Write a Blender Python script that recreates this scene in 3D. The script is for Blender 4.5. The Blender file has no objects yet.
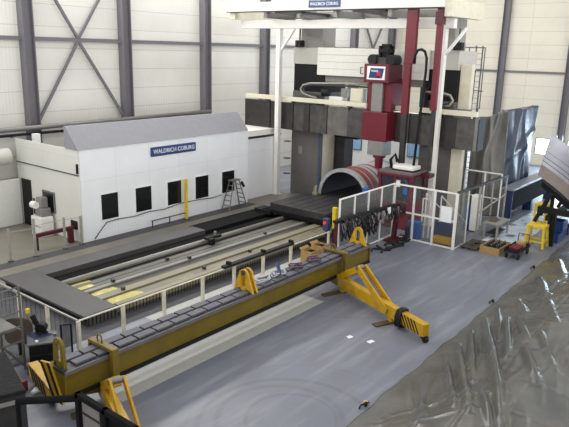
import bpy, bmesh, math, random
from mathutils import Vector, Matrix
random.seed(7)
SC = bpy.context.scene
COL = SC.collection
PI = math.pi

# ------------------------------------------------------------------ materials
MATS = {}
def lin(c):
    return tuple((x/12.92 if x <= .04045 else ((x+.055)/1.055)**2.4) for x in (v/255 for v in c))
def mat(name, rgb, rough=.6, metal=0., var=.12, scale=4., bump=0., bscale=30., alpha=1., dirt=None, dirt_amt=.4, dirt_scale=1.2, emit=None, estr=0., spec=.5, stretch=None):
    if name in MATS: return MATS[name]
    m = bpy.data.materials.new(name); m.use_nodes = True
    nt = m.node_tree; N = nt.nodes; L = nt.links
    b = N['Principled BSDF']
    c = lin(rgb)
    if max(rgb) < 218: c = tuple(x*.8 for x in c)
    tc = N.new('ShaderNodeTexCoord'); vec = tc.outputs['Object']
    if stretch:
        mp = N.new('ShaderNodeMapping'); mp.inputs['Scale'].default_value = stretch
        L.new(vec, mp.inputs['Vector']); vec = mp.outputs['Vector']
    n = N.new('ShaderNodeTexNoise'); n.inputs['Scale'].default_value = scale; n.inputs['Detail'].default_value = 5
    L.new(vec, n.inputs['Vector'])
    r = N.new('ShaderNodeValToRGB')
    r.color_ramp.elements[0].position = .3; r.color_ramp.elements[1].position = .7
    r.color_ramp.elements[0].color = (*[x*(1-var) for x in c], 1)
    r.color_ramp.elements[1].color = (*[min(1, x*(1+var)) for x in c], 1)
    L.new(n.outputs['Fac'], r.inputs['Fac'])
    out = r.outputs['Color']
    if dirt:
        n2 = N.new('ShaderNodeTexNoise'); n2.inputs['Scale'].default_value = dirt_scale; n2.inputs['Detail'].default_value = 8; n2.inputs['Roughness'].default_value = .65
        L.new(vec, n2.inputs['Vector'])
        r2 = N.new('ShaderNodeValToRGB'); r2.color_ramp.elements[0].position = .48; r2.color_ramp.elements[1].position = .72
        r2.color_ramp.elements[0].color = (0,0,0,1); r2.color_ramp.elements[1].color = (dirt_amt,)*3+(1,)
        L.new(n2.outputs['Fac'], r2.inputs['Fac'])
        mx = N.new('ShaderNodeMixRGB'); mx.inputs['Color2'].default_value = (*lin(dirt), 1)
        L.new(r2.outputs['Color'], mx.inputs['Fac']); L.new(out, mx.inputs['Color1']); out = mx.outputs['Color']
    L.new(out, b.inputs['Base Color'])
    b.inputs['Roughness'].default_value = rough; b.inputs['Metallic'].default_value = metal
    b.inputs['Specular IOR Level'].default_value = spec
    b.inputs['Alpha'].default_value = alpha
    if emit:
        b.inputs['Emission Color'].default_value = (*lin(emit), 1); b.inputs['Emission Strength'].default_value = estr
    if bump:
        n3 = N.new('ShaderNodeTexNoise'); n3.inputs['Scale'].default_value = bscale; n3.inputs['Detail'].default_value = 4
        L.new(vec, n3.inputs['Vector'])
        bp = N.new('ShaderNodeBump'); bp.inputs['Strength'].default_value = bump; bp.inputs['Distance'].default_value = .05
        L.new(n3.outputs['Fac'], bp.inputs['Height']); L.new(bp.outputs['Normal'], b.inputs['Normal'])
    MATS[name] = m
    return m

def cladding(name, rgb, axis):
    """cream sandwich panels: horizontal joints about every 1.1 m and fine vertical ribs"""
    m = mat(name, rgb, rough=.65, var=.04, scale=.6)
    nt = m.node_tree; N = nt.nodes; L = nt.links; b = N['Principled BSDF']
    tc = N.new('ShaderNodeTexCoord'); sp = N.new('ShaderNodeSeparateXYZ'); L.new(tc.outputs['Object'], sp.inputs[0])
    cb = N.new('ShaderNodeCombineXYZ'); L.new(sp.outputs[axis], cb.inputs['X']); L.new(sp.outputs['Z'], cb.inputs['Y'])
    br = N.new('ShaderNodeTexBrick')
    br.offset = 0; br.inputs['Scale'].default_value = 1
    br.inputs['Brick Width'].default_value = 6.0; br.inputs['Row Height'].default_value = 1.1
    br.inputs['Mortar Size'].default_value = .022; br.inputs['Mortar Smooth'].default_value = .5
    br.inputs['Color1'].default_value = (1,1,1,1); br.inputs['Color2'].default_value = (.95,.95,.95,1); br.inputs['Mortar'].default_value = (.72,.70,.66,1)
    L.new(cb.outputs[0], br.inputs['Vector'])
    src = b.inputs['Base Color'].links[0].from_socket
    mx = N.new('ShaderNodeMixRGB'); mx.blend_type = 'MULTIPLY'; mx.inputs['Fac'].default_value = 1
    L.new(src, mx.inputs['Color1']); L.new(br.outputs['Color'], mx.inputs['Color2'])
    wv = N.new('ShaderNodeTexWave'); wv.inputs['Scale'].default_value = 1.6; wv.bands_direction = 'X'
    L.new(cb.outputs[0], wv.inputs['Vector'])
    bp = N.new('ShaderNodeBump'); bp.inputs['Strength'].default_value = .25; bp.inputs['Distance'].default_value = .02
    L.new(wv.outputs['Fac'], bp.inputs['Height']); L.new(bp.outputs['Normal'], b.inputs['Normal'])
    L.new(mx.outputs['Color'], b.inputs['Base Color'])
    return m

def sheet_metal_panels(name, rgb, w, h, axis, rough=.5, seam=.8):
    m = mat(name, rgb, rough=rough, var=.03, scale=.8)
    nt = m.node_tree; N = nt.nodes; L = nt.links; b = N['Principled BSDF']
    tc = N.new('ShaderNodeTexCoord'); sp = N.new('ShaderNodeSeparateXYZ'); L.new(tc.outputs['Object'], sp.inputs[0])
    cb = N.new('ShaderNodeCombineXYZ'); L.new(sp.outputs[axis], cb.inputs['X']); L.new(sp.outputs['Z'], cb.inputs['Y'])
    br = N.new('ShaderNodeTexBrick'); br.offset = 0; br.inputs['Scale'].default_value = 1
    br.inputs['Brick Width'].default_value = w; br.inputs['Row Height'].default_value = h
    br.inputs['Mortar Size'].default_value = .012; br.inputs['Mortar Smooth'].default_value = .6
    br.inputs['Color1'].default_value = (1,1,1,1); br.inputs['Color2'].default_value = (.97,.97,.97,1); br.inputs['Mortar'].default_value = (seam,)*3+(1,)
    L.new(cb.outputs[0], br.inputs['Vector'])
    src = b.inputs['Base Color'].links[0].from_socket
    mx = N.new('ShaderNodeMixRGB'); mx.blend_type = 'MULTIPLY'; mx.inputs['Fac'].default_value = 1
    L.new(src, mx.inputs['Color1']); L.new(br.outputs['Color'], mx.inputs['Color2']); L.new(mx.outputs['Color'], b.inputs['Base Color'])
    return m

def floor_material():
    m = mat('painted_concrete', (130,134,146), rough=.4, var=.09, scale=.35, dirt=(116,116,118), dirt_amt=.7, dirt_scale=1.1, bump=.06, bscale=6)
    nt = m.node_tree; N = nt.nodes; L = nt.links; b = N['Principled BSDF']
    tc = N.new('ShaderNodeTexCoord')
    col = b.inputs['Base Color'].links[0].from_socket
    nz = N.new('ShaderNodeTexNoise'); nz.inputs['Scale'].default_value = 1.7; nz.inputs['Detail'].default_value = 4
    L.new(tc.outputs['Object'], nz.inputs['Vector'])
    # turning marks of tyres: rings of rubber
    for (cx, cy, r, w, a) in ((10.9,8.4,2.23,.07,.28),(11.0,8.7,1.6,.08,.25),(11.2,8.5,1.15,.05,.22),(11.3,8.2,2.9,.05,.12),(22.5,14.5,6.3,.06,.20),(23.0,14.0,5.0,.09,.15)):
        d = N.new('ShaderNodeVectorMath'); d.operation = 'DISTANCE'; d.inputs[1].default_value = (cx, cy, 0)
        L.new(tc.outputs['Object'], d.inputs[0])
        s = N.new('ShaderNodeMath'); s.operation = 'SUBTRACT'; s.inputs[1].default_value = r; L.new(d.outputs['Value'], s.inputs[0])
        ab = N.new('ShaderNodeMath'); ab.operation = 'ABSOLUTE'; L.new(s.outputs[0], ab.inputs[0])
        mr = N.new('ShaderNodeMapRange'); mr.inputs['From Min'].default_value = w*.4; mr.inputs['From Max'].default_value = w*1.6
        mr.inputs['To Min'].default_value = a*2; mr.inputs['To Max'].default_value = 0
        L.new(ab.outputs[0], mr.inputs['Value'])
        mu = N.new('ShaderNodeMath'); mu.operation = 'MULTIPLY'; L.new(mr.outputs[0], mu.inputs[0]); L.new(nz.outputs['Fac'], mu.inputs[1])
        mx = N.new('ShaderNodeMixRGB'); mx.inputs['Color2'].default_value = (*lin((88,85,85)), 1)
        L.new(mu.outputs[0], mx.inputs['Fac']); L.new(col, mx.inputs['Color1']); col = mx.outputs['Color']
    # scuffs drawn out along the hall and expansion joints
    mp = N.new('ShaderNodeMapping'); mp.inputs['Rotation'].default_value = (0,0,.45); mp.inputs['Scale'].default_value = (.25, 2.2, 1)
    L.new(tc.outputs['Object'], mp.inputs['Vector'])
    ns = N.new('ShaderNodeTexNoise'); ns.inputs['Scale'].default_value = 1.3; ns.inputs['Detail'].default_value = 7; L.new(mp.outputs[0], ns.inputs['Vector'])
    rs = N.new('ShaderNodeValToRGB'); rs.color_ramp.elements[0].position = .5; rs.color_ramp.elements[1].position = .75
    rs.color_ramp.elements[0].color = (0,0,0,1); rs.color_ramp.elements[1].color = (.3,.3,.3,1); L.new(ns.outputs['Fac'], rs.inputs['Fac'])
    mx = N.new('ShaderNodeMixRGB'); mx.inputs['Color2'].default_value = (*lin((184,186,190)), 1)
    L.new(rs.outputs['Color'], mx.inputs['Fac']); L.new(col, mx.inputs['Color1']); col = mx.outputs['Color']
    L.new(col, b.inputs['Base Color'])
    return m

M_FLOOR = floor_material()
M_WALLB = cladding('cream_cladding', (224,222,214), 'X')
M_WALLR = cladding('warm_cream_cladding', (222,216,200), 'Y')
M_STEEL = mat('grey_painted_steel', (122,120,125), rough=.55, var=.06)
M_WHITE = sheet_metal_panels('white_enamel_panels', (242,244,246), 2.02, 2.9, 'X')
M_GABLE = sheet_metal_panels('cream_grey_panels', (219,219,211), 3.0, 4, 'Y')  # slightly darker and warmer than the front wall panels
M_ROOF = mat('roof_grey', (158,158,163), rough=.6, var=.04)
M_DKGLASS = mat('dark_window_glass', (34,34,36), rough=.15, var=.3, scale=9)
M_BLUE_SIGN = mat('sign_blue', (44,72,128), rough=.4, var=.03)
M_SIGNTXT = mat('sign_lettering', (225,230,240), rough=.5, var=.02)
M_YEL = mat('chrome_yellow_paint', (216,168,20), rough=.45, var=.12, scale=3, dirt=(120,84,20), dirt_amt=.5, dirt_scale=2.5)
M_YELD = mat('oily_dim_yellow', (122,103,16), rough=.5, var=.15, scale=1.2, dirt=(86,70,26), dirt_amt=.7, dirt_scale=1.1)
M_YELP = mat('post_yellow', (232,200,40), rough=.5, var=.08, dirt=(120,100,40), dirt_amt=.5)
M_BLACK = mat('black_paint', (28,28,30), rough=.6, var=.2, spec=.25)
M_RUBBER = mat('black_rubber', (26,26,27), rough=.75, var=.2)
M_DARKST = mat('dark_steel', (60,58,60), rough=.5, metal=.3, var=.15, scale=2, dirt=(96,92,88), dirt_amt=.4)
M_PLATE = mat('worn_grey_plate', (82,80,80), rough=.5, var=.12, scale=1.3, dirt=(78,74,74), dirt_amt=.5)
M_PAD = mat('grey_wear_plate', (98,98,106), rough=.6, var=.15, scale=3)
M_BELLOW = mat('telescopic_cover_steel', (98,95,92), rough=.42, metal=.45, var=.25, scale=2.2, dirt=(50,50,52), dirt_amt=.5)
M_BELLOWD = mat('telescopic_cover_dark', (70,68,66), rough=.45, metal=.35, var=.25, scale=2.2)
M_BELLOWL = mat('telescopic_cover_light', (126,123,118), rough=.42, metal=.4, var=.2, scale=2.2)
M_COLGREY = sheet_metal_panels('machine_grey', (110,107,104), 1.1, 1.4, 'Y', seam=.7)
M_CREAM = mat('machine_cream', (222,217,196), rough=.5, var=.05, dirt=(186,178,130), dirt_amt=.4, dirt_scale=.7)
M_WHITEP = mat('white_paint', (236,234,228), rough=.5, var=.03)
M_RIB = mat('ribbed_white', (226,224,216), rough=.55, var=.03)
M_RED = mat('crimson_paint', (116,14,38), rough=.42, var=.08, scale=2)
M_REDD = mat('dark_crimson_paint', (86,14,32), rough=.45, var=.1)
M_GREYP = mat('light_machine_grey', (150,148,144), rough=.4, metal=.2, var=.1)
M_SILVER = mat('turned_steel', (196,198,202), rough=.35, metal=.35, var=.1, scale=3)
M_REDBAND = mat('red_primer', (158,58,52), rough=.5, var=.15, scale=3, dirt=(170,120,110), dirt_amt=.4)
M_INNER = mat('under_arch_shade', (44,42,46), rough=.7, var=.2)
M_GLASS = mat('smoky_guard_glazing', (132,134,132), rough=.2, var=.05, alpha=.45)
M_TAN = mat('worn_tan_floor', (134,129,116), rough=.45, var=.1, scale=1, dirt=(120,114,104), dirt_amt=.6, dirt_scale=.9)
M_DKSTRIPE = mat('dark_floor_paint', (86,86,90), rough=.65, var=.15, spec=.25, dirt=(70,70,70), dirt_amt=.5)
M_WHSTRIP = mat('worn_white_floor_paint', (196,196,188), rough=.55, var=.06, dirt=(160,158,150), dirt_amt=.5, dirt_scale=2)
M_OILCREAM = mat('oily_cream_casting', (150,143,118), rough=.35, var=.1, scale=2, dirt=(150,140,96), dirt_amt=.6, dirt_scale=1.2, stretch=(.4,2,1))
M_PGREEN = mat('pale_green_casting', (104,102,94), rough=.4, var=.12, scale=2, dirt=(110,108,96), dirt_amt=.6, stretch=(.3,2,1))
M_GREYWAY = mat('grey_oily_way', (70,70,67), rough=.35, var=.2, scale=2, stretch=(.3,2,1))
M_WAYTEX = mat('speckled_grey_casting', (136,130,112), rough=.4, var=.2, scale=3, dirt=(170,160,110), dirt_amt=.6, dirt_scale=.9, stretch=(.5,1.5,1))
M_BRIGHTWAY = mat('bright_ground_way', (158,154,146), rough=.35, metal=.2, var=.08, stretch=(.3,2,1))
M_POOL = mat('yellow_coolant_residue', (214,200,110), rough=.35, var=.12, scale=4, dirt=(240,236,190), dirt_amt=.7, dirt_scale=2)
M_GALV = mat('galvanised_post', (176,174,164), rough=.5, metal=.2, var=.1)
M_TARP = mat('olive_grey_tarpaulin', (98,98,93), rough=.27, var=.1, scale=1.1, bump=.12, bscale=9, dirt=(128,120,104), dirt_amt=.35, dirt_scale=.9)
M_CURT = mat('grey_brown_sheeting', (140,138,133), rough=.38, var=.15, scale=1.2, bump=.4, bscale=2)
M_CURTB = mat('dark_blue_sheeting', (66,76,96), rough=.4, var=.2, scale=1.0, bump=.5, bscale=2)
M_BLUE = mat('bright_blue_paint', (48,110,190), rough=.4, var=.08)
M_NAVY = mat('dark_blue_paint', (40,60,104), rough=.45, var=.12)
M_FLOORREFL = mat('floor_reflection', (216,228,242), rough=.25, var=.15, scale=2, bump=.3, bscale=3)  # pale bluish base carries the window reflection off the shiny floor
M_WOOD = mat('pale_wood', (186,152,96), rough=.6, var=.15, scale=3, stretch=(1,6,6))
M_CARD = mat('brown_cardboard', (206,166,108), rough=.75, var=.1)
M_ALU = mat('aluminium_tube', (140,138,134), rough=.4, metal=.5, var=.1)
M_BEIGE = mat('beige_board', (100,88,76), rough=.7, var=.1)
M_SHELL = mat('machined_shell_steel', (176,178,188), rough=.28, metal=.25, var=.06, scale=1.5)
M_SHELLR = mat('brown_grey_shell_rim', (150,138,132), rough=.45, metal=.3, var=.08)
M_PURPLE = mat('purple_hose', (104,72,96), rough=.5, var=.3, scale=8)
M_WHOSE = mat('white_hose', (200,202,210), rough=.5, var=.1)
M_GREEN = mat('dark_green_plastic', (20,58,50), rough=.5)
M_PAPER = mat('paper_white', (236,238,240), rough=.7, var=.02)
M_PICBLUE = mat('display_blue', (40,66,120), rough=.3, var=.05)
M_CONBLUE = mat('control_box_blue', (70,74,120), rough=.5)
M_REDLIGHT = mat('red_lamp', (235,60,60), rough=.3, emit=(255,50,40), estr=.6)
M_CABLE = mat('tangled_black_cable', (30,26,30), rough=.6, var=.3)
M_WINDOW = mat('daylit_window', (235,242,255), rough=.2, var=.01, emit=(225,238,255), estr=2.6)
M_WINBLUE = mat('daylight_blue_glass', (150,190,228), rough=.15, var=.12, scale=1.5)  # daylight and reflection in the panes put into the glass colour
M_BOOTHPANEL = mat('booth_grey_panel', (138,132,128), rough=.6, var=.06)
M_DKTEXT = mat('dark_crinkled_cover', (32,31,33), rough=.75, spec=.2, var=.3, scale=6, bump=.6, bscale=9)
M_RUST = mat('brown_rusty_steel', (88,72,52), rough=.7, var=.2)
M_PALWOOD = mat('weathered_dark_wood', (92,82,72), rough=.8, var=.2)

# ------------------------------------------------------------------ mesh builder
class MB:
    def __init__(s): s.bm = bmesh.new()
    def _hex(s, p):
        v = [s.bm.verts.new(q) for q in p]
        for f in ((0,3,2,1),(4,5,6,7),(0,1,5,4),(1,2,6,5),(2,3,7,6),(3,0,4,7)):
            s.bm.faces.new([v[i] for i in f])
        return s
    def box(s, x0, x1, y0, y1, z0, z1):
        return s._hex([(x0,y0,z0),(x1,y0,z0),(x1,y1,z0),(x0,y1,z0),(x0,y0,z1),(x1,y0,z1),(x1,y1,z1),(x0,y1,z1)])
    def bar(s, a, b, w, h=None, up=(0,0,1)):
        """rectangular bar from a to b, width w across, height h along up"""
        h = h or w
        a = Vector(a); b = Vector(b); d = (b-a).normalized(); up = Vector(up)
        if abs(d.dot(up)) > .98: up = Vector((1,0,0))
        r = d.cross(up).normalized(); u = r.cross(d).normalized()
        q = []
        for e in (a, b):
            for i, j in ((-1,-1),(1,-1),(1,1),(-1,1)): q.append(e + r*(i*w/2) + u*(j*h/2))
        return s._hex(q)
    def tube(s, pts, r, n=8, closed=False, cap=True):
        pts = [Vector(p) for p in pts]; rings = []
        ref = None; k = len(pts)
        for i, p in enumerate(pts):
            if closed: d = pts[(i+1) % k] - pts[i-1]
            else: d = pts[min(i+1, k-1)] - pts[max(i-1, 0)]
            d = d.normalized() if d.length > 1e-9 else Vector((0,0,1))
            if ref is None:
                ref = Vector((0,0,1)) if abs(d.z) < .9 else Vector((1,0,0))
            u = ref - d*ref.dot(d)
            if u.length < 1e-6: u = d.orthogonal()
            u.normalize(); v = d.cross(u); ref = u
            rr = r[i] if isinstance(r, (list, tuple)) else r
            rings.append([s.bm.verts.new(p + u*(rr*math.cos(2*PI*j/n)) + v*(rr*math.sin(2*PI*j/n))) for j in range(n)])
        for i in range(k if closed else k-1):
            A = rings[i]; B = rings[(i+1) % k]
            for j in range(n): s.bm.faces.new((A[j], A[(j+1) % n], B[(j+1) % n], B[j]))
        if cap and not closed:
            s.bm.faces.new(rings[0][::-1]); s.bm.faces.new(rings[-1])
        return s
    def prism(s, poly, vec):
        vec = Vector(vec)
        a = [s.bm.verts.new(p) for p in poly]; b = [s.bm.verts.new(Vector(p)+vec) for p in poly]
        n = len(poly)
        s.bm.faces.new(a[::-1]); s.bm.faces.new(b)
        for i in range(n): s.bm.faces.new((a[i], a[(i+1) % n], b[(i+1) % n], b[i]))
        return s
    def ringband(s, prof_out, prof_in, vec):
        """solid between two open profiles (lists of points), extruded by vec"""
        vec = Vector(vec); n = len(prof_out)
        o = [s.bm.verts.new(p) for p in prof_out]; i_ = [s.bm.verts.new(p) for p in prof_in]
        O = [s.bm.verts.new(Vector(p)+vec) for p in prof_out]; I = [s.bm.verts.new(Vector(p)+vec) for p in prof_in]
        for k in range(n-1):
            s.bm.faces.new((o[k], o[k+1], i_[k+1], i_[k])); s.bm.faces.new((O[k+1], O[k], I[k], I[k+1]))
            s.bm.faces.new((o[k+1], o[k], O[k], O[k+1])); s.bm.faces.new((i_[k], i_[k+1], I[k+1], I[k]))
        s.bm.faces.new((o[0], i_[0], I[0], O[0])); s.bm.faces.new((i_[-1], o[-1], O[-1], I[-1]))
        return s
    def grid(s, f, nu, nv):
        V = [[s.bm.verts.new(f(i/nu, j/nv)) for j in range(nv+1)] for i in range(nu+1)]
        for i in range(nu):
            for j in range(nv): s.bm.faces.new((V[i][j], V[i+1][j], V[i+1][j+1], V[i][j+1]))
        return s
    def build(s, name, m, parent=None, base=None, bevel=0., smooth=False):
        """vertices are in world metres; base is the thing's origin"""
        off = Vector(base) if base is not None else (Vector(parent['_o']) if parent is not None and '_o' in parent else Vector((0,0,0)))
        if off.length: bmesh.ops.translate(s.bm, verts=s.bm.verts, vec=-off)
        bmesh.ops.recalc_face_normals(s.bm, faces=s.bm.faces)
        me = bpy.data.meshes.new(name); s.bm.to_mesh(me); s.bm.free()
        if smooth:
            for p in me.polygons: p.use_smooth = True
        me.materials.append(m)
        o = bpy.data.objects.new(name, me); COL.objects.link(o)
        if parent is not None:
            o.parent = parent; o['_o'] = tuple(off)
        else: o.location = off; o['_o'] = tuple(off)
        if bevel:
            md = o.modifiers.new('bevel', 'BEVEL'); md.width = bevel; md.segments = 2; md.limit_method = 'ANGLE'
        return o

def tag(o, label, cat, group=None):
    o['label'] = label; o['category'] = cat
    if group: o['group'] = group
    return o
def thing(name, loc, label, cat, group=None):
    o = bpy.data.objects.new(name, None); COL.objects.link(o); o.location = loc; o['_o'] = tuple(loc); o.empty_display_size = .2
    return tag(o, label, cat, group)
def struct(name, mb, m, bevel=0.):
    o = mb.build(name, m, bevel=bevel); o['kind'] = 'structure'; return o
def dup(root, loc, label=None):
    kids = {}
    for o in list(COL.objects):
        if o.parent is not None: kids.setdefault(o.parent.name, []).append(o)
    def cp(o, par):
        c = o.copy(); COL.objects.link(c)
        if par is not None: c.parent = par
        for k in kids.get(o.name, []): cp(k, c)
        return c
    r = cp(root, None); r.location = loc; r['_o'] = tuple(loc)
    if label: r['label'] = label
    return r
def lettering(name, text, m, parent, origin, right, up, width, height, depth=.012):
    cu = bpy.data.curves.new(name, 'FONT'); cu.body = text; cu.extrude = .02; cu.offset = .012
    t = bpy.data.objects.new(name+'_tmp', cu); COL.objects.link(t)
    bpy.context.view_layer.update()
    me = bpy.data.meshes.new_from_object(t.evaluated_get(bpy.context.evaluated_depsgraph_get()))
    bpy.data.objects.remove(t); bpy.data.curves.remove(cu)
    xs = [v.co.x for v in me.vertices]; ys = [v.co.y for v in me.vertices]; zs = [v.co.z for v in me.vertices]
    R = Vector(right); U = Vector(up); Nn = R.cross(U); O = Vector(origin) - Vector(parent['_o'])
    for v in me.vertices:
        a = (v.co.x-min(xs))/(max(xs)-min(xs))*width; b = (v.co.y-min(ys))/(max(ys)-min(ys))*height; c = (v.co.z-min(zs))/(max(zs)-min(zs))*depth
        v.co = O + R*a + U*b + Nn*c
    me.name = name; me.materials.clear(); me.materials.append(m)
    o = bpy.data.objects.new(name, me); COL.objects.link(o); o.parent = parent; o['_o'] = parent['_o']
    return o

# ------------------------------------------------------------------ the hall
WB, WR = 31.0, 55.0
struct('floor', MB().box(-6, WR+.3, -14, WB+.3, -.3, 0), M_FLOOR)
struct('wall_back', MB().box(-6, WR+.3, WB, WB+.3, 0, 17), M_WALLB)
# right wall with an opening strip for its windows at the foot
rw = MB().box(WR, WR+.3, -14, WB, 0, .9).box(WR, WR+.3, -14, WB, 2.35, 17)
for a, b in ((16.6, WB), (15.0, 15.15), (14.05, 14.25), (9.9, 10.1), (-14, 7.0)): rw.box(WR, WR+.3, a, b, .9, 2.35)
struct('wall_right', rw, M_WALLR)
for i, (a, b) in enumerate(((15.15, 16.6), (14.25, 15.0), (10.1, 14.05), (7.0, 9.9))):
    w = struct(f'window_{i+1}', MB().box(WR+.12, WR+.16, a, b, .9, 2.35), M_WINDOW)
    f = MB()
    for z in (.9, 2.29): f.box(WR+.04, WR+.2, a, b, z, z+.06)
    for y in (a, b-.06): f.box(WR+.04, WR+.2, y, y+.06, .96, 2.29)
    o = f.build('window_frame', M_STEEL, w)
def hcol(x, y, along):
    m = MB()
    if along == 'X':
        m.box(x-.36, x-.32, y-.5, y, 0, 17).box(x+.2, x+.24, y-.5, y, 0, 17).box(x-.32, x+.2, y-.27, y-.23, 0, 17)
    else:
        m.box(x-.5, x, y-.25, y-.21, 0, 17).box(x-.5, x, y+.21, y+.25, 0, 17).box(x-.27, x-.23, y-.21, y+.21, 0, 17)
    return struct('wall_column', m, M_STEEL)
CX = [5.6, 11.6, 17.55, 23.6, 30.05, 36.05, 41.7, 48.0, 54.5]
for x in CX: hcol(x, WB, 'X')
CY = [20.1, 14.55, 9.0, 3.4]
for y in CY: hcol(WR, y, 'Y')
for i in range(len(CX)-1):
    struct('wall_girt', MB().bar((CX[i]+.24, WB-.2, 9.25), (CX[i+1]-.36, WB-.2, 9.25), .14, .2), M_STEEL)
yy = [WB-.3]+CY
for i in range(len(yy)-1):
    struct('wall_girt', MB().bar((WR-.12, yy[i]-.25, 7.72), (WR-.12, yy[i+1]+.25, 7.72), .14, .16), M_STEEL)
def cross_brace(x0, x1):
    zc, xm = 9.25, (x0+x1)/2-.12
    for sx, sz in ((-1,-1),(1,-1),(-1,1),(1,1)):
        xe = x0+.26 if sx < 0 else x1-.38
        struct('wall_brace', MB().bar((xm+sx*.05, WB-.25, zc+sz*.12), (xe, WB-.25, zc+sz*4.2), .13, .13), M_STEEL)
cross_brace(CX[2], CX[3])
cross_brace(CX[7], CX[8])

# floor finishes
struct('floor_walkway', MB().box(4, 31.2, 22.25, 30.9, 0, .012), M_TAN)
struct('floor_stripe', MB().box(4, 27.6, 24.05, 24.72, .012, .02), M_DKSTRIPE)
struct('floor_stripe', MB().box(4, 25.0, 16.1, 22.25, 0, .008), M_DKSTRIPE)
struct('floor_stripe', MB().box(12.7, 22.0, 14.85, 16.05, 0, .006), M_WHSTRIP)
struct('floor_stripe', MB().box(8.9, 18.0, 12.3, 13.3, 0, .006), M_WHSTRIP)

# ------------------------------------------------------------------ white machine house
h = thing('machine_house', (16.14, 24.78, .02), 'long white enamelled machine house with grey sloping roof edge and five dark windows', 'machine house')
MB().box(16.2, 27.6, 24.78, 30.2, .02, 3.7).box(16.2, 27.6, 24.78, 25.6, 3.7, 4.38).build('front_wall', M_WHITE, h)
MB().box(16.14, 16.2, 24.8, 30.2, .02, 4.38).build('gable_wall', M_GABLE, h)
MB().prism([(16.1,24.72,4.38),(16.1,25.62,5.4),(16.1,25.75,5.4),(16.1,25.75,4.38)], (11.45,0,0)).build('roof_slope', M_ROOF, h)
MB().box(16.2, 27.5, 25.75, 30.2, 3.7, 3.74).build('flat_roof', M_ROOF, h)
MB().box(16.1, 16.14, 24.8, 30.2, 3.2, 3.24).build('joint_trim', M_DARKST, h)
for x0, x1 in ((17.22,18.18),(19.24,20.24),(21.31,22.27),(23.3,24.29),(25.37,26.4)):
    w = MB()
    z0, z1 = .92, 2.16
    w.box(x0-.05, x1+.05, 24.74, 24.78, z1, z1+.05).box(x0-.05, x1+.05, 24.74, 24.78, z0-.05, z0).box(x0-.05, x0, 24.74, 24.78, z0, z1).box(x1, x1+.05, 24.74, 24.78, z0, z1)
    w = w.build('window', M_WHITE, h)
    MB().box(x0, x1, 24.755, 24.78, z0, z1).build('pane', M_DKGLASS, w)
sg = MB().box(20.26, 23.34, 24.7, 24.78, 3.62, 4.1).build('sign_plate', M_BLUE_SIGN, h, bevel=.04)
lettering('lettering', 'WALDRICH COBURG', M_SIGNTXT, sg, (20.4, 24.7, 3.76), (1,0,0), (0,0,1), 2.8, .22)
# gable fittings
w = MB().box(16.08, 16.14, 26.9, 27.95, 1.05, 2.1).build('hatch', M_STEEL, h)
MB().box(16.07, 16.08, 26.98, 27.87, 1.12, 2.02).build('pane', M_DKGLASS, w)
MB().box(16.08, 16.14, 25.14, 25.62, .6, 1.0).build('slot', M_BLACK, h)
MB().box(16.06, 16.14, 24.82, 24.9, 3.3, 3.75).build('lamp', M_BLACK, h)

e = thing('machine_house_annex', (27.62, 24.9, .02), 'lower white wall box behind the white gantry post, next to the machine house', 'enclosure')
MB().box(27.62, 31.2, 25.22, 28.6, .02, 3.75).build('body', M_WHITE, e)
MB().box(27.62, 31.2, 25.18, 25.3, 3.75, 3.87).box(27.62, 27.72, 25.18, 25.3, 3.87, 4.3).build('top_trim', M_DARKST, e)
MB().box(28.2, 31.2, 25.6, 28.2, 3.75, 4.15).build('roof_unit', M_WHITEP, e)
for i, z in enumerate((.3, 1.3, 2.3)):
    pass
tag(MB().box(16.7, 17.0, 29.3, 29.6, 3.74, 4.62).build('roof_box', M_WHITEP, base=(16.7,29.3,3.74)), 'small white box on the machine house roof, nearest the gable corner', 'box')
tag(MB().box(17.6, 17.9, 27.6, 28.0, 3.74, 4.72).build('roof_box', M_WHITEP, base=(17.5,27.6,3.74)), 'taller pale box on the machine house roof beside the sloping edge', 'box')
t = thing('pipe_run', (10, 30.3, 4.35), 'long grey pipe and dark tray running along the back wall above the machine house', 'pipe')
MB().tube([(6,30.35,4.72),(30,30.35,4.9)], .13, 10).build('pipe', M_ALU, t, smooth=True)
MB().box(6, 30.0, 30.2, 30.5, 4.45, 4.56).build('tray', M_BLACK, t)
br = MB()
for x in range(7, 30, 3): br.box(x, x+.08, 30.25, 30.98, 4.4, 4.45)
br.build('wall_bracket', M_STEEL, t)
t = thing('duct', (8, 30.2, 2.4), 'fat pale ventilation duct against the back wall, left of the machine house', 'duct')
MB().tube([(6,30.0,3.55),(15.6,30.0,3.55)], .42, 16).build('pipe', M_GABLE, t, smooth=True)
MB().box(6.0, 14.2, 29.7, 30.4, 0.012, 3.14).build('support_box', M_WHITEP, t)
t = thing('door_leaf', (14.3, 30.2, .012), 'large white door leaf standing open left of the dark doorway gap', 'door')
MB().box(14.3, 16.05, 29.9, 30.0, .012, 2.38).build('body', mat('panel_white', (226,226,220), rough=.5, var=.03), t, bevel=.03)
MB().box(14.5, 14.58, 29.87, 29.9, .9, 1.3).build('handle', M_DARKST, t)
MB().box(16.1, 16.14, 29.0, 29.85, .02, 2.4).build('doorway', M_BLACK, h)

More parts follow.
